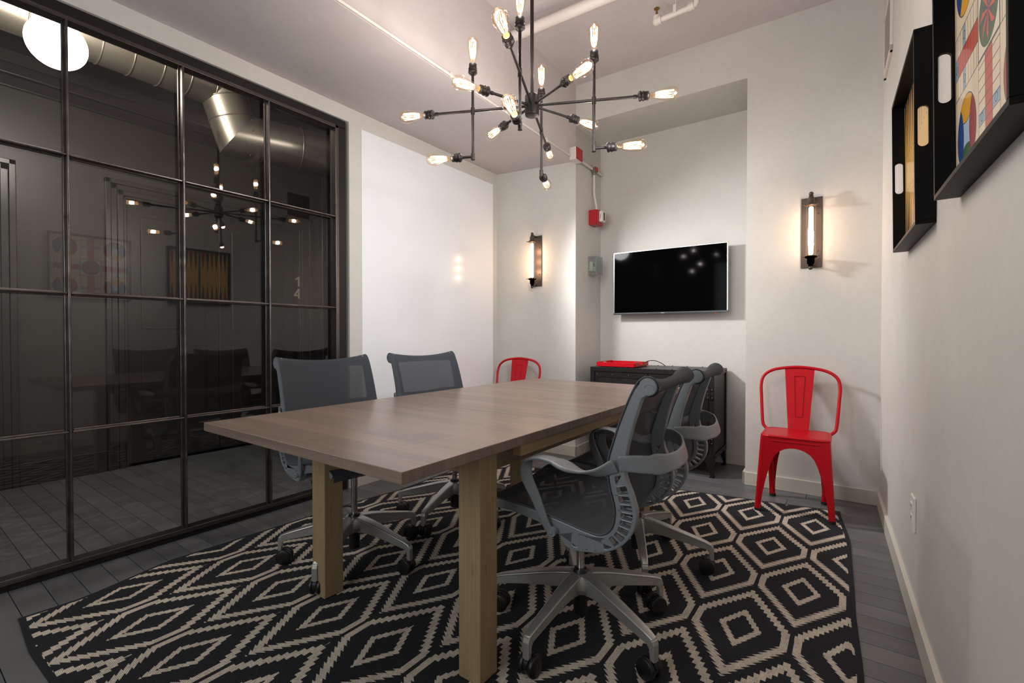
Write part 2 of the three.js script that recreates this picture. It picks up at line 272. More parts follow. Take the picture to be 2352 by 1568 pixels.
// ───────────────────────── steel framed glazing ─────────────────────────
{
  const g = new THREE.Group(); g.name = 'window_1'; scene.add(g); struct(g, 'raw steel framed glazed partition', 'window');
  const zs = [-1.868, -1.426, -0.987, -0.545, -0.105, 0.335, 0.80], ys = [0.045, 0.624, 1.235, 1.84, 2.43];
  const F = 0.05;
  obj('frame', merge([box2(XG - 0.09, XG - 0.01, 0.0, 0.036, -1.95, 0.85, 0.003), box2(XG - 0.09, XG - 0.01, 2.44, 2.497, -1.95, 0.85, 0.003), box2(XG - 0.09, XG - 0.01, 0.03, 2.45, -1.95, -1.885, 0.003), box2(XG - 0.09, XG - 0.01, 0.03, 2.45, 0.81, 0.86, 0.003)]), M.blackSteel, g);
  obj('inner_frame', merge([box2(XG - 0.062, XG + 0.002, 0.03, 0.052, -1.89, 0.82, 0.002), box2(XG - 0.062, XG + 0.002, 2.425, 2.445, -1.89, 0.82, 0.002), box2(XG - 0.062, XG + 0.002, 0.03, 2.445, -1.888, -1.864, 0.002), box2(XG - 0.062, XG + 0.002, 0.03, 2.445, 0.796, 0.812, 0.002)]), M.steel, g);
  // T-bars: a broad flange behind and a rounded nose towards the room
  for (const z of zs.slice(1, -1)) obj('mullion', merge([metreUV(box2(XG - 0.045, XG - 0.03, 0.05, 2.43, z - 0.0115, z + 0.0115, 0.003), 'y'), metreUV(box2(XG - 0.032, XG + 0.004, 0.05, 2.43, z - 0.0048, z + 0.0048, 0.0035), 'y')]), M.steel, g);
  for (const y of ys.slice(1, -1)) for (let k = 0; k < zs.length - 1; k++) obj('glazing_bar', merge([metreUV(box2(XG - 0.044, XG - 0.031, y - 0.01, y + 0.01, zs[k] + 0.014, zs[k + 1] - 0.014, 0.003), 'z'), metreUV(box2(XG - 0.032, XG + 0.002, y - 0.0045, y + 0.0045, zs[k] + 0.006, zs[k + 1] - 0.006, 0.003), 'z')]), M.steel, g);
  for (let k = 0; k < zs.length - 1; k++) for (let j = 0; j < ys.length - 1; j++) obj('pane', box2(XG - 0.053, XG - 0.047, ys[j] + 0.002, ys[j + 1] - 0.002, zs[k] + 0.002, zs[k + 1] - 0.002), M.glass, g);
}

// ───────────────────────── corridor things ─────────────────────────
{
  const l = thing('globe_pendant', 'glowing white glass globe lamp in the corridor beyond the glazing', 'lamp', [-3.3, 2.535, -0.608]);
  obj('globe', sph(0.121, 0, 0, 0, 40), M.globeGlow, l);
  obj('stem', cyl(0.008, 0.008, 0.75, 0, 0.5, 0), M.bronze, l); obj('fitter', cyl(0.05, 0.04, 0.05, 0, 0.133, 0), M.bronze, l); obj('ceiling_cup', cyl(0.06, 0.05, 0.03, 0, 0.87, 0), M.bronze, l);
  const p = new THREE.PointLight(new THREE.Color(1, 0.93, 0.82), GLOBE_CD); p.shadow.radius = 6; p.name = 'globe'; l.add(p);
  // ventilation duct with raised seams, an offset elbow and screws
  const d = thing('ventilation_duct', 'bare galvanised round duct with a stepped elbow in the corridor', 'duct', [0, 0, 0]);
  const R = 0.155, path = [[-3.75, 2.88, 1.2], [-3.75, 2.865, -1.57], [-3.75, 2.55, -1.68], [-3.56, 2.55, -2.3], [-3.22, 2.55, -3.5]];
  for (let i = 0; i < 4; i++) {
    const s = obj('duct_section', mitred(path, i, R), M.duct, d);
    const A = V3(...path[i]), B = V3(...path[i + 1]), L = A.distanceTo(B), dir = B.clone().sub(A).normalize(), n = i === 0 ? 13 : i === 1 ? 2 : i === 2 ? 2 : 3;
    for (let k = 0; k < n; k++) { const t = i === 0 ? 0.3 + k * 0.056 : (k + 0.6) / (n + 0.4), c = A.clone().lerp(B, t); obj('seam', along(new THREE.TorusGeometry(R + 0.001, 0.0045, 6, 40).rotateX(Math.PI / 2), c.toArray(), dir.toArray()), M.duct, s); }
    if (i) { const scr = []; for (let k = 0; k < 10; k++) { const a = k * 0.628, e = V3(0, 1, 0).cross(dir).normalize(), f = dir.clone().cross(e), c = A.clone().lerp(B, 0.12).addScaledVector(e, Math.cos(a) * R).addScaledVector(f, Math.sin(a) * R); scr.push(sph(0.006, c.x, c.y, c.z, 8)); } for (const q of scr) obj('screw', q, M.chromeDark, s); }
  }
  const h = thing('duct_hanger', 'thin white hanger rod holding the corridor duct', 'hanger', [-3.45, 0, -2.7]);
  obj('rod', cyl(0.006, 0.006, 0.71, 0, 3.065, 0, 10), M.whitePaint, h); obj('coupling', cyl(0.012, 0.012, 0.05, 0, 3.02, 0, 12), M.whitePaint, h);
  const s = thing('corridor_shelf', 'small dark box fixture on the corridor wall beside the pilaster', 'fixture', [XC, 1.8, -3.2]);
  obj('box', box2(0.0, 0.07, -0.28, 0.02, -0.07, 0.07, 0.004), M.darkTrim, s); obj('ledge', box2(0.0, 0.1, 0.02, 0.05, -0.1, 0.1, 0.004), M.darkTrim, s);
}

// ───────────────────────── whiteboard ─────────────────────────
{
  const w = thing('whiteboard', 'tall glossy white writing panel on the wall beside the glazing', 'whiteboard', [XG, 0, 0]);
  obj('panel', box2(0.0005, 0.006, 0.42, 2.482, -3.545, -2.066, 0.001), M.whiteboard, w);
}

// ───────────────────────── sconces ─────────────────────────
function sconce(x, label, f = BACK) {
  const [wx, , wz] = toWorld(f, x, 0, 0), s = thing('wall_sconce', label, 'sconce', [wx, 1.722, wz], f.a, 'tube wall sconces');
  obj('backplate', bx(0.118, 0.458, 0.008, 0, 0, 0.004, 0.002), M.sconceBronze, s);
  const Z = 0.075, top = 0.165, bot = -0.165;
  obj('glass_tube', new THREE.CylinderGeometry(0.027, 0.027, 0.33, 32, 1, true).translate(0, 0, Z), M.glass, s);
  const bulb = obj('bulb', merge([cyl(0.0135, 0.0135, 0.285, 0, 0, Z, 20), sph(0.0135, 0, -0.1425, Z), sph(0.0135, 0, 0.1425, Z)]), M.sconceGlow, s);
  for (const sg of [1, -1]) {
    const y = sg * 0.165;
    const cap = obj('cap', lathe([[0, 0.062], [0.012, 0.062], [0.014, 0.05], [0.019, 0.045], [0.021, 0.04], [0.021, 0.012], [0.031, 0.008], [0.036, 0.004], [0.036, -0.002], [0.028, -0.004], [0, -0.004]], 28).scale(1, sg, 1).translate(0, y, Z), M.sconceBronze, s);
    obj('finial', merge([sph(0.0135, 0, y + sg * 0.072, Z), sph(0.009, 0, y + sg * 0.056, Z), rod([0, y + sg * 0.062, Z], [0, y + sg * 0.052, 0.004], 0.007), cyl(0.012, 0.012, 0.01, 0, 0, 0).rotateX(Math.PI / 2).translate(0, y + sg * 0.052, 0.012)]), M.sconceBronze, s);
    for (let k = 0; k < 3; k++) { const a = k * 2.094 + 0.5; obj('thumbscrew', merge([rod([Math.cos(a) * 0.03, y + sg * 0.002, Z + Math.sin(a) * 0.03], [Math.cos(a) * 0.047, y + sg * 0.002, Z + Math.sin(a) * 0.047], 0.0025, 8), sph(0.0045, Math.cos(a) * 0.048, y + sg * 0.002, Z + Math.sin(a) * 0.048, 8)]), M.sconceBronze, cap); }
  }
  for (const y of [0.12, -0.12]) obj('screw', sph(0.005, 0.035, y, 0.009, 8), M.sconceBronze, s);
  for (const y of [-0.09, 0, 0.09]) { const p = new THREE.PointLight(AMBER, SCONCE_CD / 3); p.position.set(0, y, Z); p.shadow.radius = 0.7; p.name = 'sconce'; s.add(p); }
}
sconce(-2.48, 'bronze tube sconce on the pier beside the whiteboard');
sconce(-0.366, 'bronze tube sconce above the red chair by the tray wall');

// ───────────────────────── chandelier ─────────────────────────
{
  const HX = -1.216, HY = 2.114, HZ = -1.841;
  const c = thing('chandelier', 'dark bronze pipe chandelier with sixteen exposed filament bulbs over the table', 'chandelier', [HX, HY, HZ]);
  obj('stem', merge([cyl(0.0085, 0.0085, CEIL - HY - 0.04, 0, (CEIL - HY) / 2 + 0.02, 0, 14), cyl(0.011, 0.011, 0.03, 0, 0.52, 0, 14)]), M.bronze, c);
  obj('ceiling_cup', cyl(0.03, 0.065, 0.03, 0, CEIL - HY - 0.016, 0, 28), M.bronze, c);
  obj('hub', lathe([[0, -0.047], [0.029, -0.047], [0.033, -0.043], [0.033, 0.043], [0.03, 0.047], [0.012, 0.048], [0.012, 0.056], [0, 0.056]], 32), M.bronze, c);
  const socketG = lathe([[0, 0], [0.008, 0], [0.009, 0.006], [0.017, 0.009], [0.0215, 0.014], [0.0215, 0.021], [0.0185, 0.023], [0.0185, 0.027], [0.021, 0.029], [0.021, 0.034], [0.0185, 0.036], [0.0185, 0.054], [0, 0.054]], 24);
  const envG = lathe([[0.0125, 0.0], [0.0135, 0.012], [0.0165, 0.028], [0.022, 0.05], [0.0275, 0.072], [0.0298, 0.088], [0.0295, 0.1], [0.026, 0.113], [0.0185, 0.122], [0.009, 0.127], [0.0035, 0.13], [0, 0.1305]], 28);
  const strands = []; for (let k = 0; k < 11; k++) { const a = k / 11 * Math.PI * 2, a2 = (k + 0.5) / 11 * Math.PI * 2; strands.push(tube([[0.01 * Math.cos(a), 0.028, 0.01 * Math.sin(a)], [0.0145 * Math.cos(a), 0.06, 0.0145 * Math.sin(a)], [0.0155 * Math.cos(a2), 0.104, 0.0155 * Math.sin(a2)]], 0.0014, 10, 5)); }
  const filG = merge(strands), postG = merge([cyl(0.004, 0.003, 0.03, 0, 0.015, 0, 10), cyl(0.0012, 0.0012, 0.07, 0, 0.065, 0, 6)]), baseG = cyl(0.0125, 0.0125, 0.012, 0, -0.004, 0, 20);
  const lampAt = (p, d) => {   // p = start of the socket, d = direction
    const q = new THREE.Quaternion().setFromUnitVectors(V3(0, 1, 0), V3(...d).normalize()), P = V3(...p), B = P.clone().addScaledVector(V3(...d).normalize(), 0.056);
    const s = obj('socket', socketG, M.bronze, c); s.position.copy(P); s.quaternion.copy(q);
    const b = obj('bulb', envG, M.bulbGlass, c); b.position.copy(B); b.quaternion.copy(q);
    obj('filament', filG, M.filament, b); obj('glass_stem', postG, M.bulbGlass, b); obj('screw_base', baseG, M.brass, b);
    const pl = new THREE.PointLight(WARM, BULB_CD); pl.position.copy(P).addScaledVector(V3(...d).normalize(), 0.056 + 0.07); pl.shadow.radius = 0.8; pl.name = 'bulb'; c.add(pl);
  };
  const deg = Math.PI / 180;
  for (const [ang, long] of [[-25.5, 1], [66.5, 1], [21.5, 0], [111.5, 0]]) for (const sg of [1, -1]) {
    const d = [sg * Math.cos(ang * deg), 0, sg * Math.sin(ang * deg)], at = (r, y) => [d[0] * r, y, d[2] * r], end = long ? 0.468 : 0.222;
    obj('arm', merge([rod(at(0.02, 0), at(end, 0), 0.0062, 12), along(cyl(0.0085, 0.0085, 0.012, 0, 0, 0, 12), at(end - 0.006, 0), d)]), M.bronze, c);
    lampAt(at(end, 0), d);
    if (long) {
      const ur = 0.283, lo = -0.216, hi = 0.165;
      obj('upright', merge([rod(at(ur, lo), at(ur, hi), 0.0068, 12), cyl(0.0095, 0.0095, 0.03, d[0] * ur, 0, d[2] * ur, 14), cyl(0.0098, 0.0098, 0.03, d[0] * ur, lo, d[2] * ur, 14)]), M.bronze, c);
      lampAt(at(ur, hi), [0, 1, 0]);
      obj('lower_arm', rod(at(ur, lo), at(ur + 0.05, lo), 0.0062, 12), M.bronze, c);
      lampAt(at(ur + 0.048, lo), d);
    }
  }
}

// ───────────────────────── television ─────────────────────────
{
  const [tx, , tz] = toWorld(BACK, -1.427, 0, -0.42), t = thing('television', 'flat black television with a thin silver edge in the niche', 'television', [tx, 1.518, tz], BACK.a);
  const W = 0.968, H = 0.562;
  obj('casing', bx(W - 0.02, H - 0.02, 0.03, 0, 0, -0.022, 0.004), M.blackPlastic, t);
  obj('rim', merge([bx(0.009, H, 0.014, -W / 2 + 0.0045, 0, -0.004, 0.002), bx(0.009, H, 0.014, W / 2 - 0.0045, 0, -0.004, 0.002), bx(W, 0.008, 0.014, 0, H / 2 - 0.004, -0.004, 0.002)]), M.tvFrame, t);
  obj('screen', bx(W - 0.016, H - 0.022, 0.006, 0, 0.006, -0.004), M.tvScreen, t);
  const bar = obj('lower_bar', bx(W, 0.016, 0.016, 0, -H / 2 + 0.008, -0.003, 0.003), mat(sRGB(84, 86, 90), 0.3, 0.7), t);
  const cv = document.createElement('canvas'); cv.width = 128; cv.height = 32; const c2 = cv.getContext('2d'); c2.fillStyle = '#545659'; c2.fillRect(0, 0, 128, 32); c2.fillStyle = '#e8e8ea'; c2.font = 'bold 22px sans-serif'; c2.textAlign = 'center'; c2.fillText('SAMSUNG', 64, 24, 120);
  const lt = new THREE.CanvasTexture(cv); lt.colorSpace = THREE.SRGBColorSpace;
  obj('maker_name', bx(0.034, 0.0085, 0.0008, -0.035, -H / 2 + 0.008, 0.0054), mat(0xffffff, 0.4, 0, { map: lt }), bar);
  obj('standby_light', sph(0.004, 0.39, -H / 2 - 0.003, -0.002, 10), new THREE.MeshStandardMaterial({ color: 0x400000, emissive: 0xff1010, emissiveIntensity: 1.2 }), bar);
  obj('wall_bracket', merge([bx(0.3, 0.25, 0.02, 0, 0, -0.088), bx(0.1, 0.12, 0.06, 0, 0, -0.058)]), M.blackSteel, t);
}

// ───────────────────────── steel cabinet ─────────────────────────
{
  const [cx, , cz] = toWorld(BACK, -1.455, 0, -0.25), c = thing('metal_cabinet', 'low black riveted steel cabinet standing in the niche', 'cabinet', [cx, 0, cz], BACK.a);
  const W = 0.985, D = 0.48, Y0 = 0.13, Y1 = 0.785, hw = W / 2, hd = D / 2;
  obj('body', box2(-hw + 0.006, hw - 0.006, Y0 + 0.006, Y1 - 0.004, -hd, hd - 0.022), M.paintedSteel, c);
  const topP = obj('top', box2(-hw, hw, Y1 - 0.004, Y1, -hd, hd, 0.0015), mat(sRGB(66, 64, 60), 0.5, 0.2), c);
  const A = 0.035, T = 0.004;   // angle iron edging
  const edge = []; for (const sx of [-1, 1]) { edge.push(box2(sx > 0 ? hw - A : -hw, sx > 0 ? hw : -hw + A, Y0, Y1 - 0.004, hd - 0.022, hd - 0.002, 0.001), box2(sx > 0 ? hw - T : -hw - T / 2, sx > 0 ? hw + T / 2 : -hw + T, Y0, Y1, hd - A, hd, 0.001), box2(sx > 0 ? hw - T : -hw - T / 2, sx > 0 ? hw + T / 2 : -hw + T, Y0, Y1, -hd, -hd + A, 0.001)); for (const y of [Y0, Y1 - A]) edge.push(box2(sx > 0 ? hw - T : -hw - T / 2, sx > 0 ? hw + T / 2 : -hw + T, y, y + A, -hd, hd, 0.001)); }
  for (const y of [Y0, Y1 - A]) edge.push(box2(-hw, hw, y, y + A, hd - 0.018, hd + 0.0005, 0.001));
  obj('edging', merge(edge), M.blackSteel, c);
  for (const [x0, x1] of [[-hw + A + 0.004, -0.004], [0.004, hw - A - 0.004]]) {
    const d = obj('door', box2(x0, x1, Y0 + A + 0.004, Y1 - A - 0.004, hd - 0.022, hd - 0.009, 0.002), M.paintedSteel, c);
    const y0 = Y0 + A + 0.004, y1 = Y1 - A - 0.004, st = [];
    for (const [a, b] of [[y1 - 0.045, y1], [0.435, 0.475], [y0, y0 + 0.04]]) st.push(box2(x0, x1, a, b, hd - 0.01, hd - 0.005, 0.001));
    st.push(box2(x0, x0 + 0.03, y0, y1, hd - 0.01, hd - 0.006, 0.001), box2(x1 - 0.03, x1, y0, y1, hd - 0.01, hd - 0.006, 0.001));
    obj('straps', merge(st), M.blackSteel, d);
    for (const y of [y1 - 0.022, 0.455, y0 + 0.02]) for (let k = 0; k < 4; k++) obj('rivet', sph(0.005, x0 + 0.02 + (x1 - x0 - 0.04) * k / 3, y, hd - 0.005, 8), M.chromeDark, d);
    const hx = x0 < -0.1 ? x0 - 0.012 : x1 + 0.012;
    for (const y of [0.62, 0.285]) { const h = obj('hinge', merge([bx(0.022, 0.085, 0.005, hx - 0.014, y, hd + 0.002, 0.001), bx(0.022, 0.085, 0.005, hx + 0.014, y, hd + 0.002, 0.001), cyl(0.005, 0.005, 0.09, hx, y, hd + 0.006, 10)]), M.blackSteel, d); for (const dx of [-0.015, 0.015]) for (const dy of [-0.03, 0, 0.03]) obj('bolt', sph(0.0045, hx + dx, y + dy, hd + 0.006, 8), M.chromeDark, h); }
  }
  for (let k = 0; k < 8; k++) { obj('rivet', sph(0.005, -hw + 0.06 + k * (W - 0.12) / 7, Y1 + 0.001, hd - 0.015, 8), M.blackSteel, topP); obj('rivet', sph(0.005, -hw + 0.06 + k * (W - 0.12) / 7, Y1 + 0.001, -hd + 0.015, 8), M.blackSteel, topP); }
  for (const sx of [-1, 1]) for (let k = 0; k < 4; k++) for (const y of [Y1 - 0.018, Y0 + 0.018]) obj('rivet', sph(0.005, sx * (hw + 0.002), y, -hd + 0.05 + k * (D - 0.1) / 3, 8), M.blackSteel, c);
  for (const sx of [-1, 1]) for (const sz of [-1, 1]) { const leg = obj('leg', ext(shapeOf([[0, 0], [0.022, 0], [0.022, 0.02], [0.075, Y0 + 0.02], [0, Y0 + 0.02]]), 0.006, 0.001).translate(0, 0, -0.003), M.blackSteel, c); leg.position.set(sx * hw, 0, sz * (hd - 0.003)); leg.scale.x = -sx; obj('foot', merge([box2(-0.002, 0.03, 0, 0.006, -sz * 0.028 - 0.014, -sz * 0.028 + 0.03), ext(shapeOf([[0, 0], [0.022, 0], [0.06, Y0 + 0.02], [0, Y0 + 0.02]]), 0.006).rotateY(sz > 0 ? Math.PI / 2 : -Math.PI / 2).translate(sz > 0 ? 0 : 0.006, 0, 0)]), M.blackSteel, leg); }
  // red tray lying on top
  const [rx, , rz] = toWorld(BACK, -1.73, 0, -0.18), t = thing('red_tray', 'glossy red serving tray lying on the black cabinet', 'tray', [rx, Y1 + 0.006, rz], BACK.a - 0.03);
  const tw = 0.33, td = 0.3, side = (w, n) => ext(shapeOf(roundRect(w, 0.034, 0.004), n ? [roundRect(0.09, 0.013, 0.0063, 0, 0.005)] : []), 0.012, 0.001);
  obj('tray_base', box2(-tw / 2 + 0.004, tw / 2 - 0.004, 0, 0.006, -td / 2 + 0.004, td / 2 - 0.004), M.red, t);
  for (const sg of [-1, 1]) { obj('tray_side', side(tw, 0).translate(0, 0.017, sg * td / 2 - 0.006), M.red, t); obj('tray_end', side(td, 1).rotateY(Math.PI / 2).translate(sg * (tw / 2) - 0.006, 0.02, 0), M.red, t); }
  const [ax, , az] = toWorld(BACK, -1.5, 0, -0.28), cab = tag(obj('cable', tube([[0, Y1 + 0.004, 0.02], [-0.02, Y1 + 0.02, 0.06], [0.0, Y1 + 0.045, 0.0], [0.05, Y1 + 0.052, -0.03], [0.1, Y1 + 0.03, -0.06], [0.13, Y1 + 0.005, -0.08]], 0.003, 40, 8), M.blackPlastic), 'thin black cable arching up beside the red tray', 'cable'); cab.position.set(ax - 0.05, 0, az);
}

// ───────────────────────── fire alarm, conduits, thermostat ─────────────────────────
{
  const PX = -2.085;
  const at = (name, label, cat, x, y, z) => { const [wx, , wz] = toWorld(BACK, x, 0, z); return thing(name, label, cat, [wx, y, wz], BACK.a); };
  const j = at('junction_box', 'white junction box with a red cover high on the bulkhead', 'box', PX, 2.575, 0.055);
  obj('housing', bx(0.06, 0.105, 0.12, 0.03, 0, 0, 0.003), M.whitePaint, j); obj('cover', bx(0.004, 0.1, 0.115, 0.062, 0, 0, 0.001), M.redPlastic, j);
  for (const [y, z] of [[0.042, 0.05], [-0.042, 0.05], [0.042, -0.05], [-0.042, -0.05]]) obj('screw', sph(0.003, 0.0645, y, z, 8), M.chromeDark, j);
  const c1 = at('conduit', 'long white conduit along the lower edge of the bulkhead', 'conduit', PX, 2.556, 0);
  obj('pipe', rod([0.009, 0, 0.11], [0.009, 0, 4.8], 0.008, 12), M.whitePaint, c1); for (const z of [0.5, 1.6, 2.7]) obj('clip', bx(0.012, 0.03, 0.02, 0.006, 0.004, z, 0.002), M.whitePaint, c1);
  const tee = at('conduit_tee', 'small grey conduit tee with a red cover in the niche corner', 'conduit', PX, 2.56, -0.33);
  obj('fitting', merge([bx(0.04, 0.045, 0.05, 0.02, 0, 0, 0.006), rod([0.02, -0.045, 0], [0.02, 0, 0], 0.014, 12), rod([0.02, 0, 0.05], [0.02, 0, -0.05], 0.014, 12)]), mat(sRGB(120, 122, 118), 0.5), tee); obj('cover', bx(0.006, 0.04, 0.06, 0.043, 0.004, 0, 0.002), M.redPlastic, tee);
  const c2 = at('conduit', 'short white conduit between the junction box and the tee', 'conduit', PX, 2.56, 0); obj('pipe', merge([rod([0.02, 0, -0.01], [0.02, 0, -0.29], 0.011, 12), rod([0.02, 0, -0.37], [0.02, 0, -0.52], 0.011, 12)]), M.whitePaint, c2);
  const c3 = at('conduit', 'white conduit dropping to the red alarm strobe', 'conduit', PX, 0, -0.33); obj('pipe', tube([[0.02, 2.53, 0], [0.02, 2.42, 0], [0.022, 2.34, 0], [0.03, 2.27, -0.01], [0.036, 2.22, -0.015], [0.036, 2.18, -0.015]], 0.0105, 40, 10), M.whitePaint, c3); obj('coupling', cyl(0.0125, 0.0125, 0.02, 0.02, 2.4, 0, 12), M.whitePaint, c3);
  const s = at('fire_alarm_strobe', 'red fire alarm strobe with a white lens in the niche corner', 'alarm', PX, 2.115, -0.295);
  obj('back_box', bx(0.075, 0.135, 0.12, 0.0375, 0, -0.02, 0.005), M.redPlastic, s); obj('face', bx(0.018, 0.13, 0.116, 0.083, 0, -0.02, 0.006), M.redPlastic, s);
  const cv = document.createElement('canvas'); cv.width = 64; cv.height = 128; const c = cv.getContext('2d'); c.fillStyle = '#e4e2dd'; c.fillRect(0, 0, 64, 128); c.fillStyle = '#b01c28'; c.font = 'bold 30px sans-serif'; c.textAlign = 'center'; c.save(); c.translate(40, 64); c.rotate(-Math.PI / 2); c.fillText('FIRE', 0, 0); c.restore();
  const ft = new THREE.CanvasTexture(cv); ft.colorSpace = THREE.SRGBColorSpace;
  const lens = obj('lens', bx(0.035, 0.098, 0.07, 0.107, 0.005, -0.02, 0.008), M.whitePlastic, s); obj('reflector', bx(0.012, 0.07, 0.02, 0.122, 0.005, -0.02, 0.002), mat(sRGB(40, 40, 42), 0.2, 0.5), lens);
  obj('lettering', bx(0.026, 0.086, 0.0008, 0.107, 0.005, 0.0152), mat(0xffffff, 0.45, 0, { map: ft }), lens);
  const t = at('thermostat', 'white thermostat inside a clear locked cover in the niche corner', 'thermostat', PX, 1.68, -0.3);
  obj('body', bx(0.032, 0.085, 0.075, 0.018, -0.004, 0, 0.006), M.whitePlastic, t); obj('display', bx(0.002, 0.032, 0.03, 0.035, 0.012, 0, 0.0005), mat(sRGB(70, 76, 70), 0.2), t);
  const cover = obj('clear_cover', merge([bx(0.003, 0.165, 0.13, 0.085, 0, -0.01), bx(0.085, 0.003, 0.13, 0.043, 0.081, -0.01), bx(0.085, 0.003, 0.13, 0.043, -0.081, -0.01), bx(0.085, 0.16, 0.003, 0.043, 0, 0.054), bx(0.085, 0.16, 0.003, 0.043, 0, -0.074)]), phys({ color: sRGB(235, 238, 238), roughness: 0.06, transmission: 0.96, thickness: 0, ior: 1.49 }), t);
  obj('lock', cyl(0.008, 0.008, 0.016, 0, 0, 0, 14).rotateZ(Math.PI / 2).translate(0.088, -0.07, -0.01), M.chrome, cover);
}

// ───────────────────────── ceiling pipes ─────────────────────────
{
  const p = thing('ceiling_pipe', 'thick white painted pipe crossing under the ceiling behind the chandelier', 'pipe', [0, 0, 0]);
  obj('pipe', rod([-1.94, 3.06, -2.6], [0.1, 3.06, -2.68], 0.033, 24), M.whitePaint, p); obj('collar', rod([-1.945, 3.06, -2.6], [-1.925, 3.06, -2.6], 0.05, 24), M.whitePaint, p);
  obj('hanger', merge([cyl(0.005, 0.005, 0.12, -0.7, 3.14, -2.648, 8), new THREE.TorusGeometry(0.035, 0.004, 6, 24).rotateY(Math.PI / 2).translate(-0.7, 3.06, -2.648)]), M.whitePaint, p);
  const s = thing('sprinkler_pipe', 'white sprinkler pipe with a small brass head near the ceiling', 'sprinkler', [0, 0, 0]);
  const y = 3.05;
  obj('pipe', tube([[-1.03, y, -3.0], [-1.0, y, -3.0], [-0.85, y, -2.995], [-0.79, y, -2.985], [-0.77, y + 0.02, -2.95], [-0.765, y + 0.07, -2.93], [-0.765, CEIL, -2.93]], 0.0165, 40, 14), M.whitePaint, s);
  obj('elbow', merge([sph(0.026, -1.03, y, -3.0, 16), rod([-1.03, y, -3.0], [-1.0, y, -3.0], 0.024, 14), rod([-1.03, y, -3.0], [-1.03, y + 0.03, -3.0], 0.022, 14), rod([-0.83, y, -2.993], [-0.795, y, -2.987], 0.022, 14)]), M.whitePaint, s);
  const hd = obj('sprinkler_head', merge([cyl(0.008, 0.007, 0.03, -1.03, y + 0.045, -3.0, 10), cyl(0.0035, 0.0035, 0.02, -1.03, y + 0.068, -3.0, 8)]), M.brass, s); obj('deflector', cyl(0.018, 0.018, 0.003, -1.03, y + 0.078, -3.0, 16), M.brass, hd);
  obj('hanger', merge([cyl(0.004, 0.004, 0.12, -0.91, y + 0.08, -2.997, 8), bx(0.02, 0.05, 0.006, -0.91, y + 0.02, -2.975, 0.002)]), M.whitePaint, s);
}

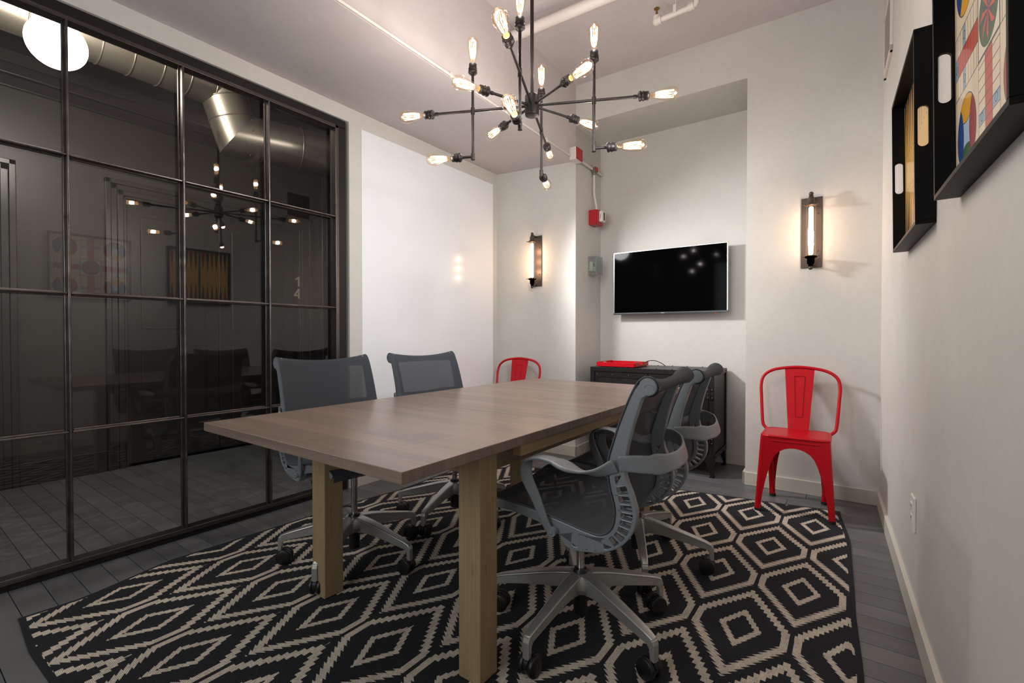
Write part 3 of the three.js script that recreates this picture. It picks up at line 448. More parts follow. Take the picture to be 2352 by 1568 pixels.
// ───────────────────────── right wall: trays, vent, outlet ─────────────────────────
{
  const canvas = (n, draw) => { const cv = document.createElement('canvas'); cv.width = cv.height = n; draw(cv.getContext('2d'), n); const t = new THREE.CanvasTexture(cv); t.colorSpace = THREE.SRGBColorSpace; return t; };
  const crossBoard = canvas(1024, (c, N) => {
    const S = N / 100; c.scale(S, S); c.fillStyle = '#e9d9bd'; c.fillRect(0, 0, 100, 100); c.lineWidth = 0.35; c.strokeStyle = '#3a302a';
    const a0 = 37, a1 = 63, w = (a1 - a0) / 3;
    for (let q = 0; q < 4; q++) {
      c.save(); c.translate(50, 50); c.rotate(q * Math.PI / 2); c.translate(-50, -50);
      c.fillStyle = '#c8452f'; c.fillRect(a0 + w, 4.5, w, 33);
      c.fillStyle = '#8fb0c8'; c.fillRect(a0 + w, 1, w, 4.2); c.fillRect(a0, 14, w, 4.2); c.fillRect(a1 - w, 14, w, 4.2);
      for (let k = 0; k <= 9; k++) { c.beginPath(); c.moveTo(a0, 1 + k * 4.2); c.lineTo(a1, 1 + k * 4.2); c.stroke(); }
      for (let k = 0; k <= 3; k++) { c.beginPath(); c.moveTo(a0 + k * w, 1); c.lineTo(a0 + k * w, 38); c.stroke(); }
      for (const [x, y] of [[50, 3.1], [a0 + w / 2, 16.1], [a1 - w / 2, 16.1]]) { c.beginPath(); c.arc(x, y, 1.5, 0, 7); c.stroke(); }
      c.restore();
    }
    // corner nests: pale discs cut by four coloured lenses, green outermost, yellow towards the middle
    for (const sx of [1, -1]) for (const sy of [1, -1]) {
      c.save(); c.translate(50, 50); c.scale(sx, sy); c.translate(-50, -50);
      c.save(); c.beginPath(); c.arc(18.5, 18.5, 15, 0, 7); c.fillStyle = '#a9c6df'; c.fill(); c.clip();
      for (const [x, y, col] of [[18.5, -3.5, '#2c5b32'], [18.5, 40.5, '#e0a51c'], [-3.5, 18.5, '#123f86'], [40.5, 18.5, '#9c2636']]) { c.beginPath(); c.arc(x, y, 17.5, 0, 7); c.fillStyle = col; c.fill(); c.stroke(); }
      c.restore(); c.beginPath(); c.arc(18.5, 18.5, 15, 0, 7); c.stroke(); c.restore();
    }
    c.fillStyle = '#ece0c8'; c.fillRect(36.5, 36.5, 27, 27); c.lineWidth = 1; c.strokeStyle = '#3d3c44'; c.strokeRect(37, 37, 26, 26);
    c.fillStyle = '#2f5a36'; c.beginPath(); c.arc(50, 50, 12, 0, 7); c.fill();
    for (let k = 0; k < 8; k++) { const a = k * Math.PI / 4; c.fillStyle = '#d6503a'; c.beginPath(); c.moveTo(50, 50); c.lineTo(50 + 11 * Math.cos(a), 50 + 11 * Math.sin(a)); c.lineTo(50 + 7.5 * Math.cos(a + 0.3), 50 + 7.5 * Math.sin(a + 0.3)); c.fill(); c.fillStyle = '#3a3d4c'; c.beginPath(); c.moveTo(50, 50); c.lineTo(50 + 7.5 * Math.cos(a + 0.3), 50 + 7.5 * Math.sin(a + 0.3)); c.lineTo(50 + 6 * Math.cos(a + 0.785), 50 + 6 * Math.sin(a + 0.785)); c.fill(); }
  });
  const pointBoard = canvas(1024, (c, N) => {
    const S = N / 100; c.scale(S, S); c.fillStyle = '#e2b455'; c.fillRect(0, 0, 100, 100);
    c.fillStyle = '#2c4a34'; c.fillRect(0, 0, 100, 1.5); c.fillRect(0, 98.5, 100, 1.5); c.fillRect(48, 0, 4, 100);
    const w = 46.5 / 6;
    for (let half = 0; half < 2; half++) for (let k = 0; k < 6; k++) for (const up of [0, 1]) {
      const x = (half ? 52.4 : 1.2) + k * w; c.fillStyle = (k + up) % 2 ? '#7c1f22' : '#221c1a'; c.strokeStyle = '#2a3c30'; c.lineWidth = 0.5;
      c.beginPath(); const y0 = up ? 98.5 : 1.5, y1 = up ? 63 : 37; c.moveTo(x + 0.7, y0); c.lineTo(x + w - 0.7, y0); c.lineTo(x + w / 2, y1); c.closePath(); c.fill(); c.stroke();
      c.beginPath(); c.arc(x + w / 2, up ? 61.8 : 38.2, 0.8, 0, 7); c.fill();
    }
  });
  const wallTray = (z0, label, tex) => {
    const L = 0.6, H = 0.6, Y0 = 1.392, D = 0.05, T = 0.012, [wx, , wz] = toWorld(RIGHT, 0, 0, z0 + L / 2);
    const t = thing('wall_tray', label, 'tray', [wx, Y0, wz], RIGHT.a, 'game trays on the wall');
    const k = new THREE.Group(); const tilt = Math.asin(0.009 / H);
    const parts = [
      ['tray_side', bx(D, T, L, -D / 2, T / 2, 0, 0.0015)], ['tray_side', bx(D, T, L, -D / 2, H - T / 2, 0, 0.0015)],
    ];
    for (const sg of [-1, 1]) parts.push(['tray_end', ext(shapeOf(roundRect(D, H - 2 * T, 0.001), [roundRect(0.026, 0.125, 0.0125, -0.004, 0)]), T, 0.0008).translate(-D / 2, H / 2, sg * (L / 2 - T / 2) - T / 2)]);
    for (const [n, g] of parts) obj(n, g.rotateZ(tilt), M.blackLacquer, t);
    obj('tray_back', bx(0.006, H - 0.01, L - 0.01, -0.006, H / 2, 0).rotateZ(tilt), M.blackLacquer, t);
    const pg = new THREE.PlaneGeometry(L - 2 * T - 0.004, H - 2 * T - 0.004).rotateY(-Math.PI / 2).translate(-0.0098, H / 2, 0).rotateZ(tilt);
    obj('printed_board', merge([bx(0.0008, H - 2 * T - 0.004, L - 2 * T - 0.004, -0.0092, H / 2, 0).rotateZ(tilt)]), M.blackLacquer, t).add(Object.assign(new THREE.Mesh(pg, phys({ map: tex, roughness: 0.35, clearcoat: 0.35, clearcoatRoughness: 0.05 })), { name: 'board_print' }));
  };
  wallTray(1.17, 'black wall tray with a triangle pointed board game, farther along the wall', pointBoard);
  wallTray(2.08, 'black wall tray with a cross and circle board game, cut by the picture edge', crossBoard);

  const [vx, , vz] = toWorld(RIGHT, 0, 0, 0.33), v = thing('air_vent', 'white louvred air grille high on the tray wall by the corner', 'vent', [vx, 2.72, vz], RIGHT.a);
  obj('frame', merge([bx(0.012, 0.03, 0.36, -0.006, 0.165, 0, 0.002), bx(0.012, 0.03, 0.36, -0.006, -0.165, 0, 0.002), bx(0.012, 0.36, 0.03, -0.006, 0, 0.165, 0.002), bx(0.012, 0.36, 0.03, -0.006, 0, -0.165, 0.002)]), M.whitePaint, v);
  obj('backing', bx(0.002, 0.31, 0.31, -0.001, 0, 0), mat(sRGB(30, 30, 30), 0.8), v);
  const sl = bx(0.014, 0.0016, 0.3).rotateZ(0.7); for (let k = 0; k < 14; k++) obj('slat', sl, M.whitePaint, v).position.set(-0.006, -0.14 + k * 0.0215, 0);
  const [ox, , oz] = toWorld(RIGHT, 0, 0, 1.405), o = thing('wall_outlet', 'white electrical outlet low on the tray wall', 'outlet', [ox, 0.395, oz], RIGHT.a);
  obj('cover_plate', bx(0.008, 0.125, 0.078, -0.004, 0, 0, 0.003), M.whitePlastic, o);
  for (const y of [0.021, -0.021]) { const r = obj('receptacle', bx(0.004, 0.034, 0.036, -0.0085, y, 0, 0.0015), M.whitePlastic, o); obj('slots', merge([bx(0.001, 0.009, 0.002, -0.0106, y + 0.004, 0.006), bx(0.001, 0.009, 0.002, -0.0106, y + 0.004, -0.006), bx(0.001, 0.005, 0.004, -0.0106, y - 0.008, 0)]), M.blackPlastic, r); }
  obj('screw', sph(0.003, -0.008, 0, 0, 8), M.whitePlastic, o);
}

// ───────────────────────── rug ─────────────────────────
const lerpTable = (t, x) => { for (let i = 0; i < t.length - 1; i++) if (x <= t[i + 1][0]) { const k = Math.max(0, (x - t[i][0]) / (t[i + 1][0] - t[i][0])), s = k * k * (3 - 2 * k) * 0.5 + k * 0.5; return t[i][1] + (t[i + 1][1] - t[i][1]) * s; } return t[t.length - 1][1]; };
const rugL = (z) => lerpTable([[-3.4, -2.5], [-2.8, -2.52], [-2.147, -2.486], [-1.8, -2.53], [-1.49, -2.546], [-1.1, -2.56], [-0.856, -2.57], [-0.5, -2.484], [-0.32, -2.493]], z);
const rugR = (z) => lerpTable([[-3.41, -0.055], [-2.881, -0.001], [-2.225, 0.015], [-1.77, 0.035], [-0.3, 0.07]], z);
const rugB = (x) => lerpTable([[-2.5, -3.08], [-1.6, -3.17], [-1.008, -3.249], [-0.485, -3.332], [-0.055, -3.406], [0.1, -3.42]], x);
const rugF = (x) => lerpTable([[-2.5, -0.335], [-2.2, -0.32], [-1.9, -0.328], [0.1, -0.32]], x);
{
  const X0 = -2.66, X1 = 0.14, Z0 = -3.46, Z1 = -0.26, frac = (a) => a - Math.floor(a);
  const cream = [200, 189, 174], navy = [24, 26, 33];
  const tone = (u, v) => {
    const x = X0 + u * (X1 - X0), z = Z0 + v * (Z1 - Z0);
    const wob = 0.006 * (noise(x * 3 + 20, z * 3 + 20, 999, 999, 5) - 0.5), xx = x + wob, zz = z + 0.008 * (noise(x * 4 + 20, z * 4 + 40, 999, 999, 6) - 0.5);
    let best = 9, bx_ = 0, bz_ = 0; const j0 = Math.round((zz + 3.05) / 0.405);
    for (let j = j0 - 1; j <= j0 + 1; j++) { const off = -0.165 - (j & 1 ? 0.158 : 0), k = Math.round((xx - off) / 0.3165), dx = Math.abs(xx - off - k * 0.3165), dz = Math.abs(zz + 3.05 - j * 0.405), f = dx / 0.187 + dz / 0.297; if (f < best) { best = f; bx_ = dx; bz_ = dz; } }
    const row = Math.floor(zz / 0.0215), saw = frac(zz / 0.0215) - 0.5, f = best + 0.075 * saw, g = bx_ / 0.07 + bz_ / 0.132 + 0.1 * saw;
    let c = (f > 0.815 && f < 0.995 && bx_ < 0.151) || (f < 0.995 && bx_ > 0.127 && bx_ < 0.151) || (g > 0.66 && g < 1.0);
    const edge = Math.min(x - rugL(z), rugR(z) - x, z - rugB(x), rugF(x) - z); if (edge < 0.018) c = false;
    const yarn = 0.86 + 0.2 * noise(x * 400, z * 260, 9999, 9999, 7) + 0.1 * noise(x * 60, z * 30, 999, 999, 8), b = c ? cream : navy;
    return [b[0] * yarn, b[1] * yarn, b[2] * yarn];
  };
  const map = dataTex(2048, 2048, tone); map.wrapS = map.wrapT = THREE.ClampToEdgeWrapping;
  const bump = dataTex(256, 256, (u, v) => 128 + 70 * Math.sin(v * Math.PI * 2 * 32) * (0.7 + 0.6 * noise(u * 60, v * 64, 60, 64, 11)) + 50 * (noise(u * 90, v * 90, 90, 90, 12) - 0.5), { srgb: false, rx: 22, ry: 26 });
  const NX = 70, NZ = 84, pos = [], uv = [], idx = [], TH = 0.008;
  const put = (a, b, top) => { let x = -2.5 + 2.55 * a, z; z = rugB(x) + (rugF(x) - rugB(x)) * b; x = rugL(z) + (rugR(z) - rugL(z)) * a; z = rugB(x) + (rugF(x) - rugB(x)) * b; const e = Math.min(a, 1 - a, b, 1 - b); pos.push(x, top ? TH + 0.0016 * Math.sin(x * 9 + z * 4) * Math.min(1, e * 12) - (e < 0.001 ? 0.003 : 0) : 0, z); uv.push((x - X0) / (X1 - X0), (z - Z0) / (Z1 - Z0)); };
  for (let j = 0; j <= NZ; j++) for (let i = 0; i <= NX; i++) put(i / NX, j / NZ, true);
  for (let j = 0; j < NZ; j++) for (let i = 0; i < NX; i++) { const a = j * (NX + 1) + i, b = a + 1, c = a + NX + 1, d = c + 1; idx.push(a, c, b, b, c, d); }
  const rim = []; for (let i = 0; i <= NX; i++) rim.push([i / NX, 0]); for (let j = 1; j <= NZ; j++) rim.push([1, j / NZ]); for (let i = NX - 1; i >= 0; i--) rim.push([i / NX, 1]); for (let j = NZ - 1; j > 0; j--) rim.push([0, j / NZ]);
  const s = pos.length / 3; for (const [a, b] of rim) { put(a, b, true); put(a, b, false); }
  for (let k = 0; k < rim.length; k++) { const a = s + k * 2, b = s + ((k + 1) % rim.length) * 2; idx.push(a, b, a + 1, b, b + 1, a + 1); }
  const g = new THREE.BufferGeometry(); g.setAttribute('position', new THREE.Float32BufferAttribute(pos, 3)); g.setAttribute('uv', new THREE.Float32BufferAttribute(uv, 2)); g.setIndex(idx); g.computeVertexNormals();
  tag(obj('rug', g, mat(0xffffff, 0.95, 0, { map, bumpMap: bump, bumpScale: 0.0016, side: THREE.DoubleSide })), 'flat woven navy rug with cream zigzag diamonds under the table', 'rug');
}
const RUG = 0.0085;

// ───────────────────────── table ─────────────────────────
{
  const x0 = -1.872, x1 = -0.826, t = thing('dining_table', 'long grey-brown stained wooden conference table with two leaf seams', 'table', [0, RUG, 0]);
  const TOP = 0.732, TK = 0.03, zc = [-0.716, -1.497, -2.092, -2.862];
  for (let k = 0; k < 3; k++) obj('tabletop_panel', metreUV(box2(x0, x1, TOP - TK, TOP, zc[k + 1] + 0.0007, zc[k] - 0.0007, 0.0025), 'x'), M.wood, t);
  const L = 0.085, lz0 = -1.15, lz1 = -2.46, lxl = -1.722, lxr = -0.929, leg = metreUV(bx(L, TOP - TK - 0.001, L, 0, (TOP - TK) / 2, 0, 0.004), 'y');
  for (const z of [lz0 + L / 2, lz1]) for (const x of [lxl, lxr]) obj('leg', leg, M.woodLeg, t).position.set(x, 0, z);
  const ay0 = TOP - TK - 0.095, ay1 = TOP - TK - 0.001;
  for (const x of [lxl + 0.02, lxr - 0.02]) obj('apron', metreUV(box2(x - 0.012, x + 0.012, ay0, ay1, lz1 + L / 2, lz0 - 0.001, 0.002), 'z'), M.woodLeg, t);
  for (const z of [lz0 + L / 2 - 0.02, lz1 + 0.02]) obj('apron', metreUV(box2(lxl + L / 2, lxr - L / 2, ay0, ay1, z - 0.012, z + 0.012, 0.002), 'x'), M.woodLeg, t);
  for (const x of [lxl - 0.08, lxr + 0.08]) obj('leaf_slide', box2(x - 0.015, x + 0.015, TOP - TK - 0.035, TOP - TK - 0.001, -2.44, -1.2), M.woodLeg, t);
}

// ───────────────────────── office chairs ─────────────────────────
function officeChair() {
  const root = new THREE.Group();
  // side profile: s = distance behind the column, y = height
  const FAB = spline([[-0.272, 0.452], [-0.274, 0.474], [-0.24, 0.492], [-0.15, 0.494], [-0.05, 0.483], [0.05, 0.465], [0.12, 0.452], [0.165, 0.45], [0.198, 0.474], [0.209, 0.53], [0.193, 0.6], [0.187, 0.66], [0.205, 0.735], [0.235, 0.822], [0.262, 0.885], [0.28, 0.914], [0.305, 0.926], [0.33, 0.914], [0.337, 0.893], [0.322, 0.873], [0.3, 0.868]], 110);
  const normal = (p, i) => { const a = p[Math.max(0, i - 1)], b = p[Math.min(p.length - 1, i + 1)], dx = b[0] - a[0], dy = b[1] - a[1], l = Math.hypot(dx, dy) || 1; return [-dy / l, dx / l]; };   // towards the sitter
  const HALF = 0.236;
  // woven suspension sheet, slack in the middle
  { const pos = [], uv = [], idx = [], NU = 26; let len = 0; const sheet = (off, flip) => {
      const base = pos.length / 3; len = 0;
      FAB.forEach((p, i) => { const n = normal(FAB, i), v = i / (FAB.length - 1); if (i) len += Math.hypot(p[0] - FAB[i - 1][0], p[1] - FAB[i - 1][1]); for (let u = 0; u <= NU; u++) { const a = u / NU * 2 - 1, c = (1 - a * a), roll = Math.max(0, (v - 0.66) / 0.34), seatSag = v < 0.45 ? 0.013 : 0.016, wide = HALF + 0.001 - 0.006 * Math.max(0, (v - 0.5) / 0.5); const d = -seatSag * c + off; pos.push(a * wide, p[1] + n[1] * d - 0.02 * roll * c * (1 - 0.5 * roll), -(p[0] + n[0] * d)); uv.push(a * 0.236 * 2, len); } });
      for (let i = 0; i < FAB.length - 1; i++) for (let u = 0; u < NU; u++) { const A = base + i * (NU + 1) + u, B = A + 1, C = A + NU + 1, D = C + 1; idx.push(...(flip ? [A, C, B, B, C, D] : [A, B, C, B, D, C])); }
    }; sheet(0.0015, false);
    const g = new THREE.BufferGeometry(); g.setAttribute('position', new THREE.Float32BufferAttribute(pos, 3)); g.setAttribute('uv', new THREE.Float32BufferAttribute(uv, 2)); g.setIndex(idx); g.computeVertexNormals(); obj('mesh_suspension', g, M.mesh, root); }
  // rib zone between the inner rail and the outer rail
  const inn = spline([[0.197, 0.625], [0.205, 0.575], [0.2125, 0.53], [0.209, 0.492], [0.195, 0.463], [0.165, 0.446], [0.12, 0.448], [0.075, 0.455]], 84), out = spline([[0.242, 0.64], [0.262, 0.58], [0.274, 0.53], [0.264, 0.48], [0.232, 0.433], [0.178, 0.4], [0.12, 0.387], [0.07, 0.383]], 84);
  const mixp = (i, k) => [inn[i][0] + (out[i][0] - inn[i][0]) * k, inn[i][1] + (out[i][1] - inn[i][1]) * k];
  const holes = []; for (let k = 0; k < 14; k++) { const a = k * 6, b = a + 5, h = []; for (let i = a; i <= b; i++) h.push(mixp(i, i === a || i === b ? 0.32 : 0.26)); for (let i = b; i >= a; i--) h.push(mixp(i, i === a || i === b ? 0.74 : 0.8)); holes.push(h); }
  // seat rail, back rail and the rolled head of the frame
  const inner = []; FAB.forEach((p, i) => { if (i > 6 && p[1] < 0.886 && i < 80) { const n = normal(FAB, i); inner.push([p[0] - n[0] * 0.003, p[1] - n[1] * 0.003]); } });
  const head = []; for (let a = 165; a >= -110; a -= 12) head.push([0.304 + 0.0262 * Math.cos(a * Math.PI / 180), 0.897 + 0.0262 * Math.sin(a * Math.PI / 180)]);
  const outer = spline([[0.288, 0.862], [0.274, 0.82], [0.255, 0.755], [0.244, 0.7], [0.24, 0.64], [0.262, 0.58], [0.274, 0.53], [0.264, 0.48], [0.232, 0.433], [0.178, 0.4], [0.12, 0.387], [0.07, 0.383]], 60);
  const under = [[0.05, 0.39], [0.03, 0.42], [-0.05, 0.447], [-0.15, 0.462], [-0.25, 0.462]];
  const curl = []; for (let a = 200; a >= -60; a -= 20) curl.push([0.309 + 0.016 * Math.cos(a * Math.PI / 180), 0.893 + 0.011 * Math.sin(a * Math.PI / 180)]); for (let a = -60; a <= 200; a += 20) curl.push([0.309 + 0.0115 * Math.cos(a * Math.PI / 180), 0.893 + 0.0065 * Math.sin(a * Math.PI / 180)]);
  const sideG = ext(shapeOf([...inner, ...head, ...outer, ...under], [...holes, curl]), 0.03, 0.004, 2).rotateY(Math.PI / 2);   // shape x -> -z, depth -> +x
  for (const sg of [1, -1]) { const s = obj('side_frame', sideG, M.chairFrame, root); s.position.x = sg > 0 ? HALF - 0.03 : -HALF; }
  // hem bead along the fabric edge
  for (const sg of [1, -1]) obj('fabric_hem', tube(FAB.slice(6, 100).filter((_, i) => i % 4 === 0).map((p, i, l) => [sg * (HALF + 0.0005 - 0.006 * Math.max(0, (i / l.length - 0.5) / 0.5)), p[1], -p[0]]), 0.0028, 120, 6), M.hem, root);
  // arms: one band from the seat, over the armrest, round behind the back
  const armKeys = (sg) => [[sg * 0.247, 0.43, -0.008, 0, 0, 1, 0.011, 0.009], [sg * 0.252, 0.45, 0.005, 0, 0, 1, 0.013, 0.007], [sg * 0.264, 0.53, 0.035, sg * 0.2, 0, 1, 0.016, 0.0055], [sg * 0.27, 0.605, 0.068, sg * 0.6, 0, 0.9, 0.019, 0.005], [sg * 0.27, 0.648, 0.06, sg, 0, 0.25, 0.021, 0.005], [sg * 0.27, 0.663, 0.02, sg, 0, 0, 0.022, 0.005], [sg * 0.27, 0.66, -0.03, sg, 0, 0, 0.026, 0.0055], [sg * 0.268, 0.64, -0.105, sg, 0.1, 0, 0.026, 0.0055], [sg * 0.26, 0.64, -0.16, sg * 0.8, 0.6, 0, 0.022, 0.005], [sg * 0.247, 0.665, -0.215, sg * 0.3, 0.95, 0, 0.023, 0.005]];
  for (const sg of [1, -1]) { const arm = obj('armrest', ribbon(armKeys(sg), 70), M.chairFrame, root); obj('arm_pivot', merge([rod([sg * 0.225, 0.433, -0.015], [sg * 0.262, 0.433, -0.015], 0.014, 16), sph(0.006, sg * 0.262, 0.433, -0.015, 10)]), M.chairFrame, arm); }
  obj('back_loop', ribbon([[0.244, 0.672, -0.225, 0.2, 1, 0, 0.024, 0.005], [0.232, 0.674, -0.258, 0.1, 1, 0.1, 0.025, 0.005], [0.19, 0.668, -0.3, 0, 1, 0.25, 0.026, 0.005], [0.1, 0.66, -0.335, 0, 1, 0.3, 0.026, 0.005], [0, 0.657, -0.345, 0, 1, 0.3, 0.026, 0.005], [-0.1, 0.66, -0.335, 0, 1, 0.3, 0.026, 0.005], [-0.19, 0.668, -0.3, 0, 1, 0.25, 0.026, 0.005], [-0.232, 0.674, -0.258, -0.1, 1, 0.1, 0.025, 0.005], [-0.244, 0.672, -0.225, -0.2, 1, 0, 0.024, 0.005]], 60), M.chairFrame, root);
  // underframe
  obj('underframe', merge([bx(0.44, 0.014, 0.07, 0, 0.402, -0.085, 0.005), bx(0.44, 0.016, 0.03, 0, 0.458, 0.235, 0.006), ribbon([[0, 0.4, -0.13, 1, 0, 0, 0.05, 0.012], [0, 0.395, -0.04, 1, 0, 0, 0.045, 0.016], [0, 0.392, 0.03, 1, 0, 0, 0.035, 0.016]], 16)]), M.chairFrame, root);
  obj('tension_drum', merge([cyl(0.033, 0.033, 0.17, 0, 0, 0, 22).rotateZ(Math.PI / 2).translate(0, 0.415, 0.055), bx(0.09, 0.035, 0.14, 0, 0.41, 0.0, 0.01)]), M.blackPlastic, root);
  obj('height_lever', rod([-0.06, 0.42, 0.04], [-0.23, 0.41, 0.07], 0.007, 10), M.blackPlastic, root);
  obj('front_rail', tube([[-0.2, 0.446, 0.21], [-0.12, 0.425, 0.16], [0, 0.42, 0.14], [0.12, 0.425, 0.16], [0.2, 0.446, 0.21]], 0.007, 24, 8), mat(sRGB(196, 196, 184), 0.4), root);
  obj('gas_column', merge([cyl(0.014, 0.014, 0.2, 0, 0.3, 0, 20), cyl(0.0155, 0.0155, 0.06, 0, 0.37, 0, 20)]), M.chrome, root);
  obj('column_sleeve', merge([cyl(0.0245, 0.0245, 0.13, 0, 0.118, 0, 20), cyl(0.027, 0.022, 0.012, 0, 0.205, 0, 20)]), M.blackPlastic, root);
  const base = new THREE.Group(); base.name = 'base'; root.add(base);
  obj('base_hub', lathe([[0.0245, 0.132], [0.046, 0.137], [0.05, 0.16], [0.046, 0.196], [0.036, 0.201], [0.0245, 0.2]], 28), M.alu, base);
  const web = ext(shapeOf([[0.03, 0.198], [0.1, 0.187], [0.2, 0.163], [0.3, 0.136], [0.316, 0.131], [0.33, 0.124], [0.334, 0.112], [0.334, 0.062], [0.318, 0.062], [0.315, 0.096], [0.305, 0.106], [0.2, 0.122], [0.12, 0.132], [0.07, 0.134], [0.03, 0.128]]), 0.024, 0.003, 2).translate(0, 0, -0.012);
  const plate = ribbon([[0.03, 0.198, 0, 0, 0, 1, 0.024, 0.004], [0.1, 0.187, 0, 0, 0, 1, 0.0225, 0.004], [0.2, 0.163, 0, 0, 0, 1, 0.019, 0.004], [0.3, 0.1365, 0, 0, 0, 1, 0.0145, 0.004], [0.326, 0.126, 0, 0, 0, 1, 0.012, 0.004]], 24);
  const legG = merge([web, plate, cyl(0.009, 0.0095, 0.05, 0.325, 0.085, 0, 14)]);
  const hoodG = merge([new THREE.CylinderGeometry(0.03, 0.03, 0.014, 20).rotateX(Math.PI / 2).translate(0.308, 0.038, 0), cyl(0.008, 0.008, 0.03, 0.325, 0.055, 0, 10)]), wheelG = lathe([[0, -0.008], [0.012, -0.0085], [0.0255, -0.007], [0.028, -0.003], [0.028, 0.004], [0.025, 0.008], [0, 0.0085]], 26).rotateX(Math.PI / 2).scale(1.2, 1.2, 1.25);
  root.userData.star = base;
  for (let k = 0; k < 5; k++) {
    const leg = obj('base_arm', legG, M.alu, base); leg.rotation.y = -k * Math.PI * 2 / 5;
    const cst = obj('caster', hoodG, M.blackPlastic, base); cst.rotation.y = -k * Math.PI * 2 / 5;
    for (const sg of [1, -1]) obj('wheel', wheelG, M.blackPlastic, cst).position.set(0.308, 0.034, sg * 0.0175);
  }
  return root;
}
{
  const proto = officeChair();
  // facing = heading of the sitter (0 = +x, 90 = +z); star = heading of one base arm
  const spots = [
    [-0.785, -1.505, 176, 20, 0.0, 'grey mesh office chair nearest the camera, beside the near table leg'],
    [-0.815, -2.12, 176, -9, -0.016, 'grey mesh office chair between the nearest chair and the black cabinet'],
    [-1.885, -1.35, 7, -9, 0.012, 'grey mesh office chair across the table in front of the steel glazing'],
    [-1.865, -2.015, 6.5, 77, 0.012, 'grey mesh office chair across the table in front of the whiteboard'],
  ];
  spots.forEach(([x, z, facing, star, lift, label], i) => {
    const c = i ? proto.clone() : proto; c.name = numbered('office_chair'); scene.add(c);
    c.userData = { label, category: 'chair', group: 'mesh office chairs around the table' };
    c.position.set(x, RUG, z); c.rotation.y = (90 - facing) * Math.PI / 180;
    const local = star - facing + 90;   // undo the body turn for the star base
    for (const ch of c.children) { if (ch.name === 'base') ch.rotation.y = -(star * Math.PI / 180) - c.rotation.y; else if (!['gas_column', 'column_sleeve'].includes(ch.name)) ch.position.y += lift; }
  });
}

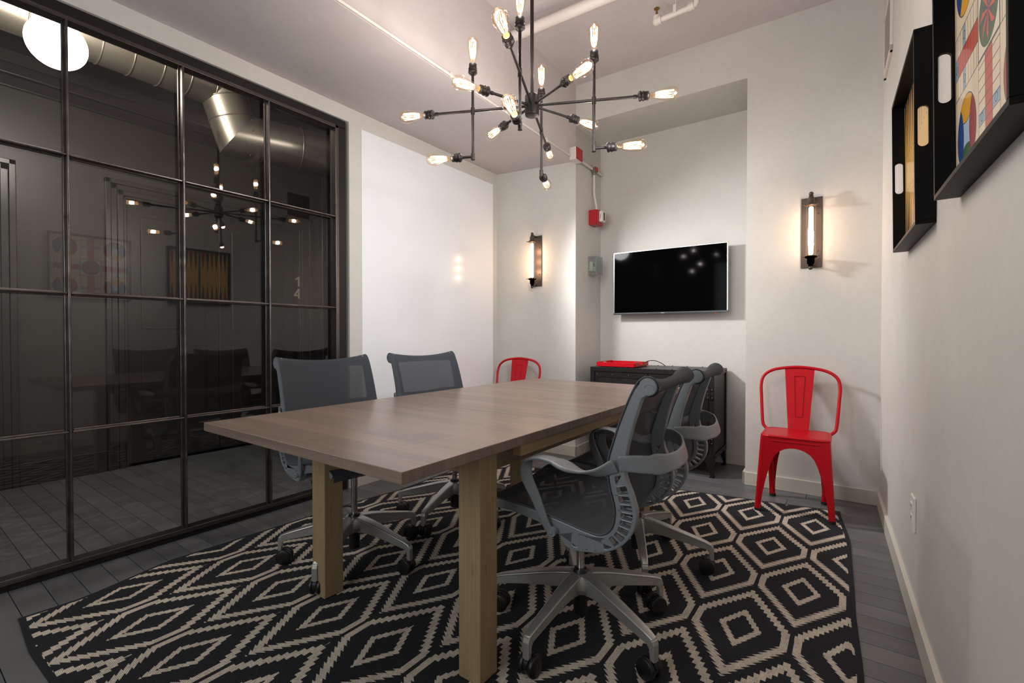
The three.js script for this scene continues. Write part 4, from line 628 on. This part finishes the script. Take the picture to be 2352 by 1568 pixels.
// ───────────────────────── red metal chairs ─────────────────────────
function redChair() {
  const root = new THREE.Group(), SY = 0.452;
  const rim = roundRect(0.356, 0.356, 0.055, 0, 0, 8);
  obj('seat', merge([ext(shapeOf(rim), 0.014, 0.006, 4).rotateX(-Math.PI / 2).translate(0, SY - 0.014, 0)]), M.red, root);
  obj('seat_pressing', ext(shapeOf(roundRect(0.33, 0.33, 0.05), [roundRect(0.318, 0.318, 0.046)]), 0.003, 0.001).rotateX(-Math.PI / 2).translate(0, SY - 0.0015, 0), M.red, root);
  // legs: each corner is folded sheet, broad under the seat and narrow at the foot
  const top = 0.174, FX = 0.2, RX = 0.158, FZ = 0.197, RZ = -0.2;
  const prof = [[0, 0.03], [0.05, 0.031], [0.1, 0.034], [0.18, 0.044], [0.25, 0.056], [0.3, 0.068], [0.335, 0.082], [0.36, 0.1], [0.378, 0.128], [0.386, 0.155], [0.388, 0.176]];
  for (const sx of [1, -1]) for (const sz of [1, -1]) {
    const foot = V3(sx * (sz > 0 ? FX : RX), 0.012, sz > 0 ? FZ : RZ), head = V3(sx * top, SY - 0.012, sz * top), g = [];
    const cornerAt = (y) => head.clone().lerp(foot, 1 - (y - foot.y) / (head.y - foot.y)).setY(y);
    for (const ax of ['x', 'z']) {
      const pos = [], idx = [], rows = [...prof.map((p) => [Math.max(p[0], foot.y), p[1]]), [SY - 0.012, 0.176]];
      rows.forEach(([y, w], i) => { const c = cornerAt(y), lim = Math.abs(ax === 'x' ? c.x : c.z), ww = i >= rows.length - 2 ? lim : Math.min(w, lim), R = 0.016, a = c.clone(), b = c.clone(); if (ax === 'x') { a.x -= sx * R; b.x -= sx * ww; } else { a.z -= sz * R; b.z -= sz * ww; } const inn = ax === 'x' ? V3(0, 0, -sz * 0.003) : V3(-sx * 0.003, 0, 0), lip = ax === 'x' ? V3(0, 0, -sz * 0.012) : V3(-sx * 0.012, 0, 0); for (const p of [a, b, b.clone().add(lip), a.clone().add(inn)]) pos.push(p.x, p.y, p.z); });
      for (let i = 0; i < rows.length - 1; i++) for (let k = 0; k < 4; k++) { const A = i * 4 + k, B = i * 4 + (k + 1) % 4, C = A + 4, D = B + 4; idx.push(A, B, C, B, D, C); }
      const h = new THREE.BufferGeometry(); h.setAttribute('position', new THREE.Float32BufferAttribute(pos, 3)); h.setIndex(idx); const q = h.toNonIndexed(); q.computeVertexNormals(); g.push(q);
    }
    const cIn = (y, r) => { const c = cornerAt(y); return [c.x - sx * r, c.y, c.z - sz * r]; };
    g.push(rod(cIn(foot.y, 0.0155), cIn(SY - 0.012, 0.0155), 0.0165, 18));
    const leg = obj('leg', merge(g), M.red, root);
    obj('foot', merge([rod([foot.x - sx * 0.016, 0, foot.z - sz * 0.016], [foot.x - sx * 0.016, 0.016, foot.z - sz * 0.016], 0.019, 14)]), M.rubber, leg);
  }
  for (const sz of [1, -1]) obj('skirt_bead', bx(0.25, 0.005, 0.005, 0, SY - 0.03, sz * 0.1755, 0.002), M.red, root);
  obj('cross_brace', merge([tube([[-0.165, 0.385, -0.165], [0, 0.4, 0], [0.165, 0.385, 0.165]], 0.006, 16, 8), tube([[-0.165, 0.385, 0.165], [0, 0.4, 0], [0.165, 0.385, -0.165]], 0.006, 16, 8)]), M.red, root);
  const lean = (y) => -0.15 - 0.1 * (y - 0.44) / 0.41;
  const hp = [[0.166, 0.437, -0.14], [0.186, 0.452, lean(0.45)], [0.199, 0.475, lean(0.475)], [0.206, 0.54, lean(0.54)], [0.214, 0.65, lean(0.65)], [0.218, 0.72, lean(0.72)], [0.207, 0.775, lean(0.775)], [0.17, 0.812, lean(0.81)], [0.11, 0.833, lean(0.833)], [0, 0.845, lean(0.845)]];
  obj('back_hoop', tube([...hp, ...hp.slice(0, -1).reverse().map(([x, y, z]) => [-x, y, z])], 0.0098, 120, 14), M.red, root);
  // splat: pressed sheet with a raised long panel
  const sp = (w0, w1, y0, y1) => [[-w0, y0], [w0, y0], [w1, y1], [-w1, y1]], back = (g) => g.rotateX(-0.238).translate(0, 0, 0);
  const place = (g, dz) => { const p = g.attributes.position; for (let i = 0; i < p.count; i++) { const y = p.getY(i); p.setZ(i, p.getZ(i) + lean(y) + dz); } g.computeVertexNormals(); return g; };
  const s = obj('splat', place(ext(shapeOf(sp(0.056, 0.083, 0.438, 0.838)), 0.004, 0.001), -0.004), M.red, root);
  obj('splat_panel', place(ext(shapeOf(sp(0.021, 0.031, 0.53, 0.79), [sp(0.0175, 0.027, 0.5345, 0.7855)]), 0.004, 0.0012), 0.0006), M.red, s);
  for (const sg of [1, -1]) obj('splat_flange', place(ext(shapeOf([[sg * 0.056, 0.438], [sg * 0.083, 0.838], [sg * 0.079, 0.838], [sg * 0.052, 0.438]]), 0.012, 0.001), -0.014), M.red, s);
  return root;
}
{
  const proto = redChair();
  [[-0.422, 0.345, 0, 'glossy red metal chair standing under the sconce at the tray wall'], [-2.555, 0.385, 0.06, 'red metal chair in the corner behind the far end of the table']].forEach(([x, z, turn, label], i) => {
    const c = i ? proto.clone() : proto; c.name = numbered('metal_chair'); scene.add(c);
    c.userData = { label, category: 'chair', group: 'red metal chairs by the end wall' };
    const [wx, , wz] = toWorld(BACK, x, 0, z); c.position.set(wx, i ? 0 : 0.0043, wz); c.rotation.set(i ? 0 : -0.0214, BACK.a + turn, 0, 'YXZ');   // front feet of the first one stand on the rug
  });
}

scene.traverse((o) => { if (o.isMesh) { o.castShadow = true; o.receiveShadow = true; } if (o.isPointLight || o.isSpotLight) o.castShadow = true; });
renderer.render(scene, camera);
